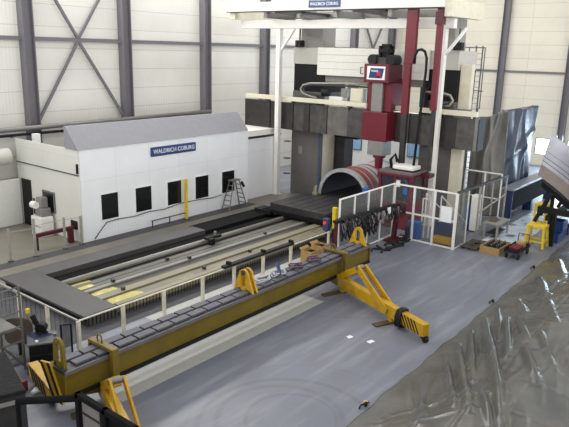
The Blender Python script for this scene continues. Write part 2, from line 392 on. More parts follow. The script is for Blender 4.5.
t = thing('tool_station', (15.6, 27.3, .012), 'white cabinet carrying a grey tool changer in front of the cream gable', 'machine')
MB().box(15.35, 16.0, 26.95, 27.85, .012, .95).build('cabinet', M_WHITEP, t, bevel=.02)
MB().box(15.32, 15.35, 27.0, 27.8, .5, .52).build('drawer_gap', M_DARKST, t)
m = MB().box(15.5, 16.0, 27.1, 27.7, .95, 1.35).box(15.6, 15.95, 27.25, 27.75, 1.35, 1.85)
m.build('changer_body', M_GREYP, t, bevel=.03)
MB().tube([(15.45,27.8,1.5),(15.45,27.45,1.5)], .17, 16).build('tool_disc', M_WHITEP, t, smooth=False)
MB().tube([(15.6,27.9,1.75),(15.6,27.9,1.0),(15.7,27.85,.95)], .05, 8).build('hose', M_DARKST, t, smooth=True)
t = thing('red_girder', (14.2, 25.3, .012), 'low crimson beam on a pedestal leading into the cream gable slot', 'beam')
MB().box(14.1, 16.05, 25.22, 25.38, .62, .8).build('beam', M_REDD, t, bevel=.02)
MB().box(15.72, 15.95, 25.2, 25.4, .012, .62).build('pedestal', M_REDD, t)
MB().box(14.12, 14.2, 25.26, 25.34, .012, .6).build('pedestal', M_DARKST, t)
t = thing('post_barrier', (12.58, 24.7, .02), 'row of four white barrier posts with thin rods by the machine house corner', 'barrier')
for x, y, z in ((12.58,24.74,1.46),(13.64,24.58,1.72),(15.11,24.62,1.5),(16.02,24.7,1.38)):
    MB().box(x-.042, x+.042, y-.042, y+.042, .02, z).build('post', M_GALV, t)
    MB().box(x-.09, x+.09, y-.09, y+.09, .02, .05).build('foot_plate', M_DARKST, t)
for a, b in (((12.58,24.74,1.3),(13.64,24.58,1.3)),((13.64,24.58,1.4),(15.11,24.62,1.4)),((15.11,24.62,1.38),(16.02,24.7,1.33))):
    MB().bar(a, b, .02).build('rod', M_GALV, t)
# along the front wall
pw = thing('yellow_guard_post', (22.35, 24.5, .02), 'tall yellow post against the white machine house between the windows', 'post')
MB().box(22.3, 22.43, 24.42, 24.56, .05, 2.25).build('post', M_YELP, pw, bevel=.015)
MB().box(22.24, 22.5, 24.36, 24.62, .02, .05).build('base_plate', M_DARKST, pw)
t = thing('hose_rack', (20.0, 24.55, .02), 'low thin black rack rail beside the yellow post on the machine house', 'rack')
MB().bar((20.0,24.5,.38), (22.35,24.5,.38), .04).build('rail', M_BLACK, t)
for x in (20.05, 21.2): MB().box(x-.02, x+.02, 24.48, 24.52, .02, .37).build('leg', M_BLACK, t)
pts = [(16.75,24.72,.1),(17.1,24.72,.45),(17.45,24.72,.78),(18.2,24.72,.82),(19.1,24.72,.76),(20.07,24.72,.84),(21.06,24.72,.78),(22.1,24.72,.9),(23.6,24.72,.88),(24.6,24.72,.8),(25.3,24.72,.86)]
tag(MB().tube(pts, .022, 6).build('wall_cable', M_DARKST, base=(16.75,24.72,.1), smooth=True), 'thin dark cable sagging along the white machine house under its windows', 'cable')
# step ladder
t = thing('step_ladder', (25.9, 24.3, .02), 'open aluminium step ladder before the last window of the machine house', 'ladder')
top = (25.95, 24.55, 1.68)
for (xa, xb, nm) in ((25.2, 25.75, 'front_frame'), (26.7, 26.2, 'rear_frame')):
    f = MB()
    for y, yt in ((24.0, 24.2), (24.6, 24.5)):
        f.bar((xa, y, .02), (xb, yt, 1.68), .05)
    f.build(nm, M_ALU, t)
    for k in range(1, 6):
        u = k/6
        x = xa+(xb-xa)*u
        MB().box(x-.05, x+.05, 24.0+.2*u, 24.6-.1*u, .02+1.66*u-.015, .02+1.66*u+.015).build('tread', M_ALU, t)
MB().box(25.65, 26.3, 24.15, 24.55, 1.66, 1.72).build('top_cap', M_ALU, t)
tag(MB().tube([(26.35,24.1,1.45),(26.45,24.2,1.5),(26.6,24.3,1.4),(26.65,24.2,1.2)], .08, 8).build('hanging_bag', M_RUBBER, base=(26.5,24.2,1.2), smooth=True), 'small dark bundle hanging from the step ladder top', 'bag')

# ------------------------------------------------------------------ long machine bed
b = thing('machine_bed', (10.85, 16.8, 0), 'long low machine bed with parallel ways, dark end plate and yellow coolant residue', 'machine bed')
MB().box(10.95, 36, 16.85, 22.1, 0, .16).build('base', M_DARKST, b)
MB().box(10.85, 12.15, 16.85, 22.3, .3, .4).build('end_plate', M_PLATE, b, bevel=.015)
MB().box(10.98, 12.1, 16.95, 22.15, .16, .3).build('end_skirt', M_BLACK, b)
MB().box(12.15, 20.7, 21.32, 22.3, .16, .4).build('side_cover', M_PLATE, b)
MB().box(20.7, 25.9, 21.3, 22.5, .16, .36).build('bellows_cover', mat('matt_black', (24,24,26), rough=.9, spec=.15), b)
MB().box(12.15, 28, 20.55, 21.3, .16, .19).build('trough', mat('matt_black', (24,24,26), rough=.9, spec=.15), b)
MB().tube([(12.15,20.2,.3),(28,20.2,.3)], .12, 14).build('guide_tube', M_BRIGHTWAY, b, smooth=True)
MB().box(12.15, 28, 19.98, 20.55, .16, .18).build('gutter', M_GREYWAY, b)
MB().box(12.15, 28, 19.68, 19.98, .16, .2).build('gutter', M_GREYWAY, b)
MB().box(12.15, 28, 19.06, 19.33, .16, .31).build('way', M_PGREEN, b)
MB().box(12.15, 28, 19.38, 19.66, .16, .31).build('way', M_PGREEN, b)
MB().box(12.15, 28, 19.33, 19.38, .16, .25).build('gutter', M_BLACK, b)
MB().box(12.15, 28, 18.97, 19.06, .16, .22).build('gutter', M_BLACK, b)
MB().box(12.15, 28, 18.74, 18.96, .16, .34).build('way', M_BRIGHTWAY, b)
MB().box(12.15, 28, 18.15, 18.73, .16, .26).build('way', M_GREYWAY, b)
MB().box(12.15, 28, 17.74, 18.14, .16, .38).build('way', M_OILCREAM, b)
MB().box(12.15, 28, 17.05, 17.73, .16, .31).build('way', M_WAYTEX, b)
MB().box(12.15, 24.9, 16.82, 17.05, .16, .42).build('edge_rim', M_OILCREAM, b)
MB().box(16.9, 24.9, 16.72, 16.82, .3, .4).build('edge_channel', M_BRIGHTWAY, b)
ribs = MB()
x = 10.98
while x < 26: ribs.box(x, x+.025, 16.81, 16.83, .02, .38); x += .15
MB().box(10.95, 26, 16.83, 16.85, 0, .38).build('side_skirt', mat('skirt_grey', (92,90,86), rough=.7, spec=.25), b)
rb = ribs.build('side_ribs', M_BLACK, b); rb['kind'] = 'stuff'
for (x0,x1,y0,y1,z) in ((12.15,13.3,19.66,20.1,.2),(12.15,13.4,18.16,18.72,.26),(12.15,13.7,17.06,17.72,.31),(12.15,12.9,19.1,19.4,.31),(20.2,21.6,17.1,17.7,.31),(15.4,16.2,17.1,17.5,.31)):
    cx, cy = (x0+x1)/2, (y0+y1)/2
    po = []
    for k in range(18):
        a = 2*PI*k/18; rr = .92+random.uniform(-.12,.08)
        c, s_ = math.cos(a), math.sin(a)
        px = max(x0, min(x1, cx + (abs(c)**.6)*math.copysign(1,c)*(x1-x0)/2*rr)); py = cy + (abs(s_)**.6)*math.copysign(1,s_)*(y1-y0)/2*rr
        po.append((px, py, z+.001))
    MB().prism(po, (0,0,.012)).build('coolant_residue', M_POOL if x0 < 14 else M_OILCREAM, b)
for x, y, z in ((13.5,18.9,.34),(13.2,17.9,.38),(16.6,19.4,.31),(16.9,17.5,.31),(17.3,18.8,.34),(19.8,17.6,.31),(22.3,18.85,.34)):
    MB().box(x-.06, x+.06, y-.06, y+.06, z, z+.12).build('stop_dog', M_GREYWAY, b)
for k, x in enumerate((24.3, 24.5, 24.7)):
    MB().box(x, x+.05, 17.06, 17.7, .31, .36).build('scraper', M_OILCREAM, b)
t = thing('clamp_block', (19.4, 19.85, .31), 'small dark clamp lying on the pale tube of the machine bed', 'clamp')
MB().box(19.3, 20.2, 19.72, 20.0, .5, .62).build('body', M_BLACK, t, bevel=.02)
MB().box(19.3, 19.55, 19.5, 19.72, .31, .6).build('jaw', M_BLACK, t, bevel=.02)
MB().tube([(19.9,19.86,.62),(19.9,19.86,.8)], .06, 8).build('knob', M_GREYP, t)
# table
t = thing('machine_table', (25.4, 17.45, .45), 'large dark steel machine table with T-slots under the half ring', 'machine table')
MB().box(25.45, 38, 17.5, 21.2, .62, 1.0).build('slab', M_DARKST, t, bevel=.02)
MB().box(25.3, 38, 17.3, 21.6, .45, .62).build('skirt', mat('matt_black', (24,24,26), rough=.9, spec=.15), t)
for k in range(6):
    y = 17.95+.56*k
    MB().box(25.46, 38, y, y+.06, 1.0, 1.004).build('slot', M_BLACK, t)
MB().box(25.2, 26.0, 21.0, 22.1, .36, .58).build('wiper', M_BLACK, t)

# half-ring workpiece
def arc(cy, cz, r, a0, a1, n, x):
    return [(x, cy+r*math.cos(a0+(a1-a0)*k/n), cz+r*math.sin(a0+(a1-a0)*k/n)) for k in range(n+1)]
WY, WZ = 18.85, 1.02
t = thing('half_ring_workpiece', (28.9, WY, 1.004), 'half ring steel casting with red bands standing arch-wise on the machine table', 'workpiece')
def hb(nm, x0, x1, ro, ri, m):
    MB().ringband(arc(WY,WZ,ro,0,PI,40,x0), arc(WY,WZ,ri,0,PI,40,x0), (x1-x0,0,0)).build(nm, m, t, smooth=False)
hb('shell', 29.15, 33.4, 1.60, 1.51, M_SILVER)
hb('end_flange', 28.95, 29.15, 1.68, 1.49, M_SILVER)
hb('shade_lining', 28.97, 33.4, 1.49, 1.45, M_INNER)  # dark lining: the shade under the arch put into the colour
for x0, x1 in ((29.35,29.75),(29.95,30.35),(30.65,30.8),(31.3,31.45)): hb('painted_band', x0, x1, 1.63, 1.60, M_REDBAND)
for x0, x1 in ((29.15,29.3),(30.4,30.6)): hb('raised_band', x0, x1, 1.65, 1.60, M_SILVER)
hb('end_flange', 33.2, 33.4, 1.68, 1.60, M_SILVER)
for (x, y, lab) in ((28.75, 20.55, 'pale clamp foot holding the left foot of the half ring'), (29.6, 17.9, 'dark jack block under the arch of the half ring')):
    c = thing('clamp_jack', (x, y, 1.004), lab, 'clamp')
    mm = M_OILCREAM if y > 19 else M_BLACK
    MB().box(x-.15, x+.15, y-.15, y+.15, 1.004, 1.12).build('base', mm, c)
    MB().bar((x-.1,y-.05,1.12), (x+.02,y-.02,1.55), .09).build('strut', mm, c)
    MB().bar((x+.0,y+.1,1.12), (x-.02,y+.08,1.45), .08).build('strut', mm, c)

# ------------------------------------------------------------------ portal
def machine_column(y0, y1, label, cream_side):
    c = thing('machine_column', (31.8, (y0+y1)/2, 0), label, 'machine column')
    MB().box(31.8, 34.2, y0, y1, 0, 6.55).build('lower_casing', M_COLGREY, c, bevel=.03)
    MB().box(31.9, 34.2, y0, y1, 6.55, 8.2).build('black_panel', M_BLACK, c)
    MB().box(31.8, 34.2, y0, y1, 8.2, 9.17).build('upper_casing', mat('pale_machine_grey', (206,203,194), rough=.55, var=.03), c)
    MB().box(32.2, 33.6, y0+.5, y1-.25, 9.17, 10.9).build('head_post', mat('post_grey', (160,157,152), rough=.6, var=.04), c)
    if cream_side: MB().box(31.76, 31.8, y0+.02, y0+.2, .1, 4.3).build('guide_strip', mat('guide_strip_blue_grey', (74,84,112), rough=.5), c)
    MB().box(31.77, 31.8, y1-.9, y1-.6, 2.6, 3.1).build('hatch', M_GREYP, c)
    if cream_side: MB().box(31.95, 33.2, y0-.03, y0, .3, 6.3).build('side_panel', M_CREAM, c)
    return c
cl = machine_column(22.45, 24.8, 'left grey column of the portal mill, beside the white gantry post', 1)
for z, w_ in ((1.2,.5),(2.2,.6),(3.3,.6)):
    MB().box(31.5, 31.8, 24.82, 25.2, z, z+.06).build('bracket', M_DARKST, cl)
cr = machine_column(13.95, 15.8, 'right grey column of the portal mill, behind the red operator cabin', 0)
MB().box(31.82, 32.2, 13.3, 13.92, 0, 4.2).build('cable_cabinet', M_CREAM, cr, bevel=.02)
MB().box(32.1, 32.5, 13.3, 13.92, 6.2, 8.5).build('upper_cabinet', M_CREAM, cr, bevel=.02)
for (y, lab) in ((23.75, 'black floodlight hanging beside the left column head'), (13.9, 'black floodlight hanging beside the right column head')):
    f = thing('floodlight', (31.9, y, 9.2), lab, 'lamp')
    yy_ = y+.55 if y > 20 else y+.1
    MB().box(31.5, 31.9, yy_-.25, yy_+.2, 9.2, 9.6).build('housing', M_BLACK, f, bevel=.03)
    MB().box(31.65, 31.75, yy_-.04, yy_, 9.6, 10.3).build('hanger', M_DARKST, f)
    MB().box(31.48, 31.5, yy_-.2, yy_+.15, 9.25, 9.55).build('lens', M_DKGLASS, f)
g = thing('rear_guideway', (33.2, 21.9, 0), 'dark slatted guideway pillar behind the left portal column', 'guideway')
MB().box(33.3, 34.3, 21.7, 22.38, .0, 3.75).build('pillar', M_DARKST, g)
MB().box(33.0, 33.9, 20.6, 22.3, 3.75, 3.9).build('slat', M_BLACK, g)
MB().box(33.1, 33.9, 20.7, 22.3, 4.0, 4.1).build('slat', M_BLACK, g)

yk = thing('top_yoke', (32.2, 15.8, 7.3), 'white ribbed top beam joining the two portal columns', 'yoke beam')
MB().box(31.66, 31.78, 15.55, 22.85, 7.6, 9.2).build('front_sheet', M_RIB, yk)
for k in range(4): MB().box(31.62, 31.66, 15.55, 22.85, 7.6+.4*k, 7.985+.4*k).build('rib', M_RIB, yk, bevel=.012)
MB().box(31.9, 33.9, 15.85, 22.4, 7.2, 9.1).build('core', mat('yoke_under_grey', (150,146,140), rough=.6), yk)

cb = thing('crossbeam', (31.0, 20, 4.15), 'long dark crossbeam with telescopic steel covers spanning the portal', 'crossbeam')
MB().box(31.2, 31.74, 12.2, 28.1, 4.25, 5.78).build('core', M_BELLOWD, cb)
edges = [(28.1,25.95,0,'d'),(25.95,25.2,.06,'d'),(25.2,24.1,.02,'d'),(24.1,23.3,.07,'n'),(23.3,22.85,.03,'d'),(22.85,22.2,.08,'n'),(22.2,21.55,.04,'n'),(21.55,20.1,.09,'l'),(20.1,18.6,.05,'m'),(17.0,16.1,.05,'m'),(16.1,15.4,.09,'d'),(15.4,14.5,.04,'n'),(14.5,13.4,.08,'d'),(13.4,12.2,.02,'n')]
mm = {'d':M_BELLOWD,'n':M_BELLOW,'l':M_BELLOWL,'m':M_BELLOW}
for a, c_, dx, k in edges:
    z0 = 4.12 if a > 25.5 else (4.18 if a > 18 else 4.22)
    MB().box(30.95+dx, 31.2, c_+.015, a-.015, z0, 5.86-dx*.3).build('cover_segment', mm[k], cb, bevel=.012)
MB().box(30.8, 31.0, 12.3, 18.45, 5.97, 6.22).box(30.8, 31.0, 18.75, 27.9, 5.97, 6.22).build('cable_duct', M_CREAM, cb)
for y in (26.2, 24.2, 22.0, 20.0, 16.4, 14.2, 12.5): MB().box(31.0, 31.25, y-.06, y+.06, 5.7, 6.1).build('duct_bracket', M_DARKST, cb)
MB().box(30.86, 30.95, 12.2, 12.36, 4.25, 5.95).build('end_trim', M_ALU, cb)
MB().box(30.95, 31.75, 12.17, 12.2, 4.25, 5.85).build('end_cover', M_BLACK, cb)
for k, (yc, lab) in enumerate(((0, 'left looped energy chain over the crossbeam, before the black panel'), (1, 'right looped energy chain over the crossbeam, behind the red masts'))):
    if k == 0: P = [(31.4,18.9,7.2),(31.4,20.5,7.2),(31.4,23.2,7.08),(31.4,23.7,6.95),(31.4,23.9,6.7),(31.4,23.7,6.45),(31.4,23.2,6.32),(31.4,22.4,6.2)]
    else: P = [(31.4,15.6,7.02),(31.4,14.5,7.02),(31.4,14.05,6.92),(31.4,13.88,6.66),(31.4,14.05,6.4),(31.4,14.4,6.3)]
    c = thing('energy_chain', (31.4, P[0][1], 6.2), lab, 'energy chain')
    MB().tube(P, .06, 8).build('outer_hose', M_GALV, c, smooth=True)
    MB().tube([(x+.1, y+(-.12 if k == 0 else .12), 6.68+(z-6.68)*.72) for x, y, z in P], .05, 8).build('inner_hose', M_GREYWAY, c, smooth=True)
    MB().box(31.3, 31.6, P[-1][1]-.15, P[-1][1]+.15, 5.78, 6.35).build('mount', M_DARKST, c)
    MB().box(31.3, 31.7, P[0][1]-.15, P[0][1]+.15, 5.78, 7.25).build('mount', M_DARKST, c)
c = thing('switch_cabinet', (31.45, 20, 5.78), 'pale switch cabinet on the crossbeam left of the red ram', 'cabinet')
MB().box(31.35, 31.75, 19.35, 20.2, 5.78, 6.95).build('body', M_CREAM, c, bevel=.02)
MB().box(31.33, 31.35, 19.42, 20.13, 6.2, 6.9).build('door', M_CREAM, c)
c = thing('drive_unit', (31.45, 21.3, 5.78), 'small grey and black drive unit on the crossbeam beside the switch cabinet', 'motor')
MB().box(31.35, 31.75, 20.75, 21.7, 5.78, 6.4).build('body', M_WHITEP, c)
MB().tube([(31.4,21.75,6.6),(31.4,22.2,6.6)], .22, 12).build('motor', M_BLACK, c)
MB().box(31.4, 31.7, 20.5, 20.9, 6.4, 6.9).build('fan_box', M_GREYP, c)

r_ = thing('ram_head', (30.5, 17.8, 1.8), 'crimson milling ram with grey slide and display board on the crossbeam', 'milling head')
MB().box(29.95, 30.93, 17.02, 18.58, 4.28, 5.86).build('saddle', M_RED, r_, bevel=.03)
MB().box(30.3, 31.7, 17.02, 18.5, 5.9, 7.42).build('ram_column', M_RED, r_)
MB().box(30.1, 30.3, 17.5, 18.15, 5.86, 7.42).build('slide', M_GREYP, r_, bevel=.02)
hd = MB().box(29.95, 31.4, 17.12, 18.62, 7.42, 8.4).build('head_box', M_RED, r_, bevel=.03)
MB().box(29.97, 31.4, 17.08, 17.12, 7.45, 8.37).build('side_cover', M_REDD, r_)
pl = MB().box(29.91, 29.95, 17.3, 18.4, 7.58, 8.28).build('display_board', M_PAPER, r_)
MB().prism([(29.91,18.28,7.66),(29.91,18.18,8.18),(29.91,17.36,8.18),(29.91,17.46,7.66)], (-.012,0,0)).build('blue_field', M_PICBLUE, pl)
MB().box(29.89, 29.898, 17.58, 17.78, 7.7, 8.02).box(29.89, 29.898, 17.5, 17.86, 7.7, 7.78).build('red_mark', mat('mark_red', (200,40,50), rough=.4), pl)
lettering('lettering', 'POWER', M_PAPER, pl, (29.9, 18.12, 7.98), (0,-1,0), (0,0,1), .42, .11)
for y in (18.25, 17.15): MB().tube([(30.1,y,8.62),(30.9,y,8.62)], .28, 14).build('motor', M_RUBBER, r_)
MB().box(30.2, 31.2, 17.35, 18.05, 8.4, 8.75).build('gearbox', M_DARKST, r_)
tw = MB()
for x, y in ((30.4,17.45),(30.4,17.95),(30.9,17.45),(30.9,17.95)): tw.box(x-.06, x+.06, y-.06, y+.06, 8.75, 9.35)
tw.box(30.3, 31.0, 17.4, 18.0, 9.0, 9.2).box(30.45, 30.85, 17.5, 17.9, 8.75, 9.45)
tw.build('drive_tower', M_BLACK, r_)
MB().tube([(29.9,18.65,7.85),(29.9,18.8,7.85),(29.9,18.8,8.2),(29.9,18.65,8.2)], .03, 6).build('handle', M_BLACK, r_)
MB().box(29.98, 30.9, 17.16, 18.16, 3.5, 4.28).build('quill_block', M_GREYP, r_, bevel=.03)
MB().tube([(30.4,17.6,3.5),(30.4,17.6,3.35),(30.4,17.6,3.34),(30.4,17.6,2.75)], [.36,.36,.25,.22], 16).build('spindle', M_RED, r_)
MB().tube([(30.4,17.55,2.75),(30.4,17.55,2.25)], .09, 10).build('tool', M_DARKST, r_)
r_.location.y -= .12

# white service gantry
s = thing('service_gantry', (30.6, 20, 0), 'white steel service gantry on two tall posts above the portal mill', 'gantry')
for y in (25.0, 14.3):
    MB().box(30.45, 30.75, y-.15, y+.15, .0, 10.25).build('post', M_WHITEP, s, bevel=.02)
    MB().box(30.35, 30.85, y-.25, y+.25, .0, .06).build('foot_plate', M_CREAM, s)
    d = -1
    MB().bar((30.6, y+d*.15, 9.0), (30.6, y+d*1.15, 10.25), .12, .16, up=(1,0,0)).build('knee_brace', M_WHITEP, s)
MB().box(30.42, 30.78, 13.75, 28.0, 10.25, 10.72).build('lower_beam', M_WHITEP, s, bevel=.02)
fb = MB().box(29.65, 29.9, 14.0, 28.4, 11.2, 11.72).build('front_beam', M_WHITEP, s, bevel=.02)
MB().box(29.5, 30.05, 14.0, 28.4, 11.16, 11.2).build('beam_flange', M_DARKST, s)
MB().box(32.4, 32.7, 13.7, 26.5, 10.9, 11.3).build('rear_beam', M_GREYP, s)
for y in (13.6, 27.9): MB().box(29.75, 33.7, y, y+.4, 10.78, 11.6).build('runway_beam', M_CREAM, s)
for y in (25.4, 22.9, 20.4, 17.0): MB().box(29.7, 32.5, y-.12, y+.12, 10.8, 11.16).build('tie_beam', M_GREYP, s)
for y in (23.6, 18.2): MB().box(29.6, 32.5, y-1.0, y+1.0, 11.05, 11.15).build('soffit_sheet', M_DARKST, s)
sp = MB().box(29.58, 29.65, 20.03, 22.13, 11.33, 11.7).build('sign_plate', M_BLUE_SIGN, s)
lettering('lettering', 'WALDRICH COBURG', M_SIGNTXT, sp, (29.58, 22.02, 11.43), (0,-1,0), (0,0,1), 1.88, .17)

# operator cabin on red masts
c = thing('operator_cabin', (29.5, 15.4, 0), 'crimson operator cabin with glazed sides hanging on two red masts', 'cabin')
MB().box(28.75, 30.25, 14.55, 16.45, 0.0, 1.5).build('lower_body', M_RED, c, bevel=.03)
MB().box(28.7, 30.3, 14.5, 16.5, 2.9, 3.05).build('roof', mat('cabin_roof_grey', (118,104,108), rough=.5, var=.08), c, bevel=.02)
MB().box(28.68, 30.32, 14.48, 16.52, 2.8, 2.9).build('roof_frame', M_RED, c)
for x, y in ((28.8,14.6),(28.8,15.5),(28.8,16.4),(30.2,14.6),(30.2,16.4)): MB().box(x-.07, x+.07, y-.07, y+.07, 1.5, 2.8).build('mullion', M_RED, c)
for (x0,x1,y0,y1) in ((28.79,28.81,14.67,15.43),(28.79,28.81,15.57,16.33),(28.87,30.13,14.59,14.61),(28.87,30.13,16.39,16.41)):
    MB().box(x0, x1, y0, y1, 1.5, 2.8).build('window_pane', mat('cabin_glass', (70,74,84), rough=.1, alpha=.75), c)
MB().box(29.2, 29.9, 15.2, 15.9, 1.5, 2.2).build('seat_console', M_BLACK, c)
MB().box(28.74, 28.78, 15.2, 15.5, 2.25, 2.6).build('notice', M_PAPER, c)
MB().box(28.74, 28.78, 14.75, 15.0, 1.9, 2.25).build('notice', M_BLUE, c)
au = MB().box(29.0, 29.9, 14.65, 15.85, 3.12, 3.32).build('roof_unit', M_WHITEP, c, bevel=.04)
MB().box(29.0, 29.9, 14.65, 15.85, 3.05, 3.12).build('gasket', M_BLACK, au)
MB().box(29.6, 30.2, 14.0, 14.5, 2.75, 2.95).build('mast_arm', M_REDD, c)
ms = MB().box(29.7, 29.95, 15.42, 16.0, 8.47, 11.16).build('mast', M_RED, c, bevel=.02)
MB().box(29.7, 29.95, 15.62, 15.98, 5.9, 8.47).build('mast_foot', M_RED, ms)
MB().box(29.72, 29.93, 15.64, 15.92, 3.05, 5.9).build('mast_foot', M_DARKST, ms)
ms = MB().box(29.72, 29.95, 14.06, 14.36, 6.2, 11.16).build('mast', M_RED, c, bevel=.02)
MB().box(29.74, 29.92, 14.08, 14.26, 3.1, 6.2).build('mast_foot', M_DARKST, ms)
MB().box(29.66, 29.98, 14.0, 14.42, 10.4, 11.0).build('mast_shoe', M_REDD, ms)
MB().tube([(29.6,15.35,8.5),(29.6,15.33,8.9),(29.6,15.2,9.15),(29.6,15.0,9.2),(29.6,14.8,9.1),(29.6,14.68,8.8),(29.6,14.66,8.2),(29.6,14.85,5),(29.6,14.95,3.2)], .07, 8).build('cable_loop', M_BLACK, c, smooth=True)
MB().tube([(29.4,16.1,3.05),(29.4,16.2,3.5),(29.5,16.0,3.8),(29.6,15.9,3.4)], .09, 8).build('cable_loop', M_BLACK, c, smooth=True)
tag(MB().tube([(28.35,16.9,1.7),(28.35,16.9,2.0)], [.2,.2], 14).build('blue_drum', M_BLUE, base=(28.35,16.9,1.7)), '', '') if False else None

# white house behind the portal
t = thing('rear_control_room', (40, 20, 0), 'white control room with blue windows glimpsed below the crossbeam', 'control room')
MB().box(40, 44, 16.9, 27.5, 0, 4.6).build('walls', M_WHITEP, t)
for y0, y1 in ((24.6,25.4),(22.3,23.2),(19.6,20.7),(17.6,18.6)):
    w = MB().box(39.94, 40, y0-.06, y1+.06, 1.9, 3.3).build('window', M_STEEL, t)
    MB().box(39.92, 39.94, y0, y1, 1.96, 3.24).build('pane', M_WINBLUE, w)

# ------------------------------------------------------------------ guard enclosure
f = thing('guard_fence', (27.33, 14.75, 0), 'white framed glazed safety fence around the operator cabin', 'fence')
M_GLASSC = mat('clear_guard_glazing', (140,142,142), rough=.15, var=.05, alpha=.1)
def fpanel(a, b, n, z1, glaze=True, mid=None, m=M_WHITEP, w=.07, gm=M_GLASS):
    a = Vector(a); b = Vector(b)
    fr = MB()
    for k in range(n+1):
        p = a.lerp(b, k/n); fr.bar((p.x,p.y,0), (p.x,p.y,z1), w)
    for z in [.06, z1-.03]+([mid] if mid else []): fr.bar((a.x,a.y,z), (b.x,b.y,z), w*.8, w*.8)
    o = fr.build('fence_frame', m, f)
    for k in range(n):
        p = a.lerp(b, k/n); q = a.lerp(b, (k+1)/n); d = (q-p).normalized()*.05
        if glaze: MB().bar((p.x+d.x,p.y+d.y,z1/2), (q.x-d.x,q.y-d.y,z1/2), .012, z1-.16).build('glazing', gm, o)
fpanel((22.5,14.75,0), (27.33,14.75,0), 4, 2.75)
fpanel((27.33,14.7,0), (27.33,11.45,0), 3, 2.75, mid=1.38, w=.09, gm=M_GLASSC)
fpanel((27.33,11.4,0), (28.6,11.4,0), 1, 2.75, w=.06)
fr = MB().bar((27.33,11.4,2.78), (33.4,11.3,2.78), .14, .1)
fr.build('top_rail', M_DARKST, f)
fr = MB().bar((30.0,11.4,1.3), (33.4,11.3,1.75), .06).bar((30.0,11.4,0), (30.0,11.4,2.75), .08).bar((31.6,11.35,0.9), (31.6,11.35,2.75), .06).bar((33.4,11.3,0), (33.4,11.3,2.75), .08)
fr.build('gate_frame', M_GALV, f)
fr = MB()
for y in (13.3, 12.2, 11.3): fr.bar((32.6,y,0), (32.6,y,2.95), .06)
fr.bar((32.6,13.3,2.95), (32.6,11.3,2.95), .06); fr.bar((32.6,13.3,1.6), (32.6,11.3,1.6), .05)
fr.build('rear_frame', M_WHITEP, f)
MB().box(27.24, 27.28, 11.6, 12.15, 1.3, 2.05).build('notice_board', M_PAPER, f)
t = thing('access_steps', (28.3, 12.6, 0), 'white handrailed steps inside the guard fence behind the notice board', 'steps')
for y in (12.1, 12.9):
    MB().bar((28.2,y+.5,2.3), (29.2,y-1.0+.5,.9), .05).build('handrail', M_WHITEP, t)
    MB().bar((28.2,y+.5,0), (28.2,y+.5,2.3), .05).build('handrail_post', M_WHITEP, t)
MB().bar((28.3,13.6,0), (28.3,13.6,2.0), .06).bar((28.3,13.6,2.0), (28.3,13.2,2.0), .06).bar((28.3,13.2,0), (28.3,13.2,2.0), .06).bar((28.3,13.6,1.2), (28.3,13.2,1.2), .05).build('rail_frame', M_WHITEP, t)
for k in range(4): MB().box(28.5+.3*k, 28.8+.3*k, 12.0, 13.0, .2*k, .2*k+.18).build('tread', M_GALV, t)
tag(MB().box(27.6, 28.0, 13.4, 14.0, 0, .9).build('blue_bin', M_BLUE, base=(27.8,13.7,0), bevel=.03), 'blue bin behind the guard fence glazing at the near corner', 'bin')
t = thing('hand_pallet_truck', (28.0, 12.1, 0), 'blue and yellow hand truck low behind the guard fence', 'hand truck')
MB().box(27.6, 28.2, 11.7, 12.7, .08, .35).build('platform', M_YEL, t, bevel=.02)
MB().box(28.1, 28.3, 11.7, 12.8, .08, 1.0).build('back', M_NAVY, t)
for y in (11.9, 12.5): MB().tube([(27.8,y,.08),(27.8,y+.06,.08)], .08, 10).build('wheel', M_RUBBER, t)
t = thing('drum', (28.35, 16.75, 0), 'bright blue container between the half ring and the cabin', 'drum')
MB().tube([(28.3,16.95,0),(28.3,16.95,1.75)], .06, 8).build('stand', M_DARKST, t)
MB().tube([(28.3,16.95,1.72),(28.3,16.95,1.75),(28.3,16.95,2.0),(28.3,16.95,2.05)], [.12,.19,.19,.1], 14).build('body', M_BLUE, t)

# cable trough before the fence
t = thing('cable_trough', (21.6, 14.3, 0), 'black cable trough with tangled cables hanging before the fence glazing', 'cable trough')
MB().bar((21.5,14.3,1.98), (27.0,14.3,1.78), .22, .12).build('trough', M_BLACK, t)
MB().bar((21.6,14.3,0), (21.6,14.3,1.95), .12).build('post', M_REDD, t)
MB().prism([(26.6,14.22,0),(26.9,14.22,0),(27.1,14.22,1.7),(26.2,14.22,1.7),(26.75,14.22,1.1)], (0,.16,0)).build('post', M_REDD, t)
MB().box(26.3, 27.2, 14.0, 14.6, 0, .08).build('foot', M_REDD, t)
tg = MB()
for k in range(75):
    x = random.uniform(21.7, 26.9); y = 14.3+random.uniform(-.22,.22); z = 1.95-(x-21.5)*.036
    L_ = random.uniform(.3, 1.0) if x < 25 else random.uniform(.2,.6); dx = random.uniform(.1,.6)
    tg.tube([(x,y,z+.08),(x-.02,y-.14,z-.05),(x+dx*.3,y-.16,z-L_*.8),(x+dx*.6,y-.15,z-L_),(x+dx,y-.1,z-L_*.5),(x+dx*1.1,y,z+.06)], random.choice((.022,.03,.04)), 5)
o = tg.build('cable_tangle', M_CABLE, t, smooth=True); o['kind'] = 'stuff'
tg = MB()
for k in range(28):
    x = random.uniform(21.7, 26.6); z = 1.9-(x-21.5)*.036; L_ = random.uniform(.2,.7); dx = random.uniform(.1,.5)
    tg.tube([(x,14.1,z),(x+dx*.3,14.06,z-L_*.8),(x+dx*.6,14.05,z-L_),(x+dx,14.08,z-L_*.4),(x+dx*1.1,14.12,z+.05)], .022, 5)
o = tg.build('pale_cable_tangle', mat('pale_cable', (150,138,140), rough=.6, var=.3), t, smooth=True); o['kind'] = 'stuff'
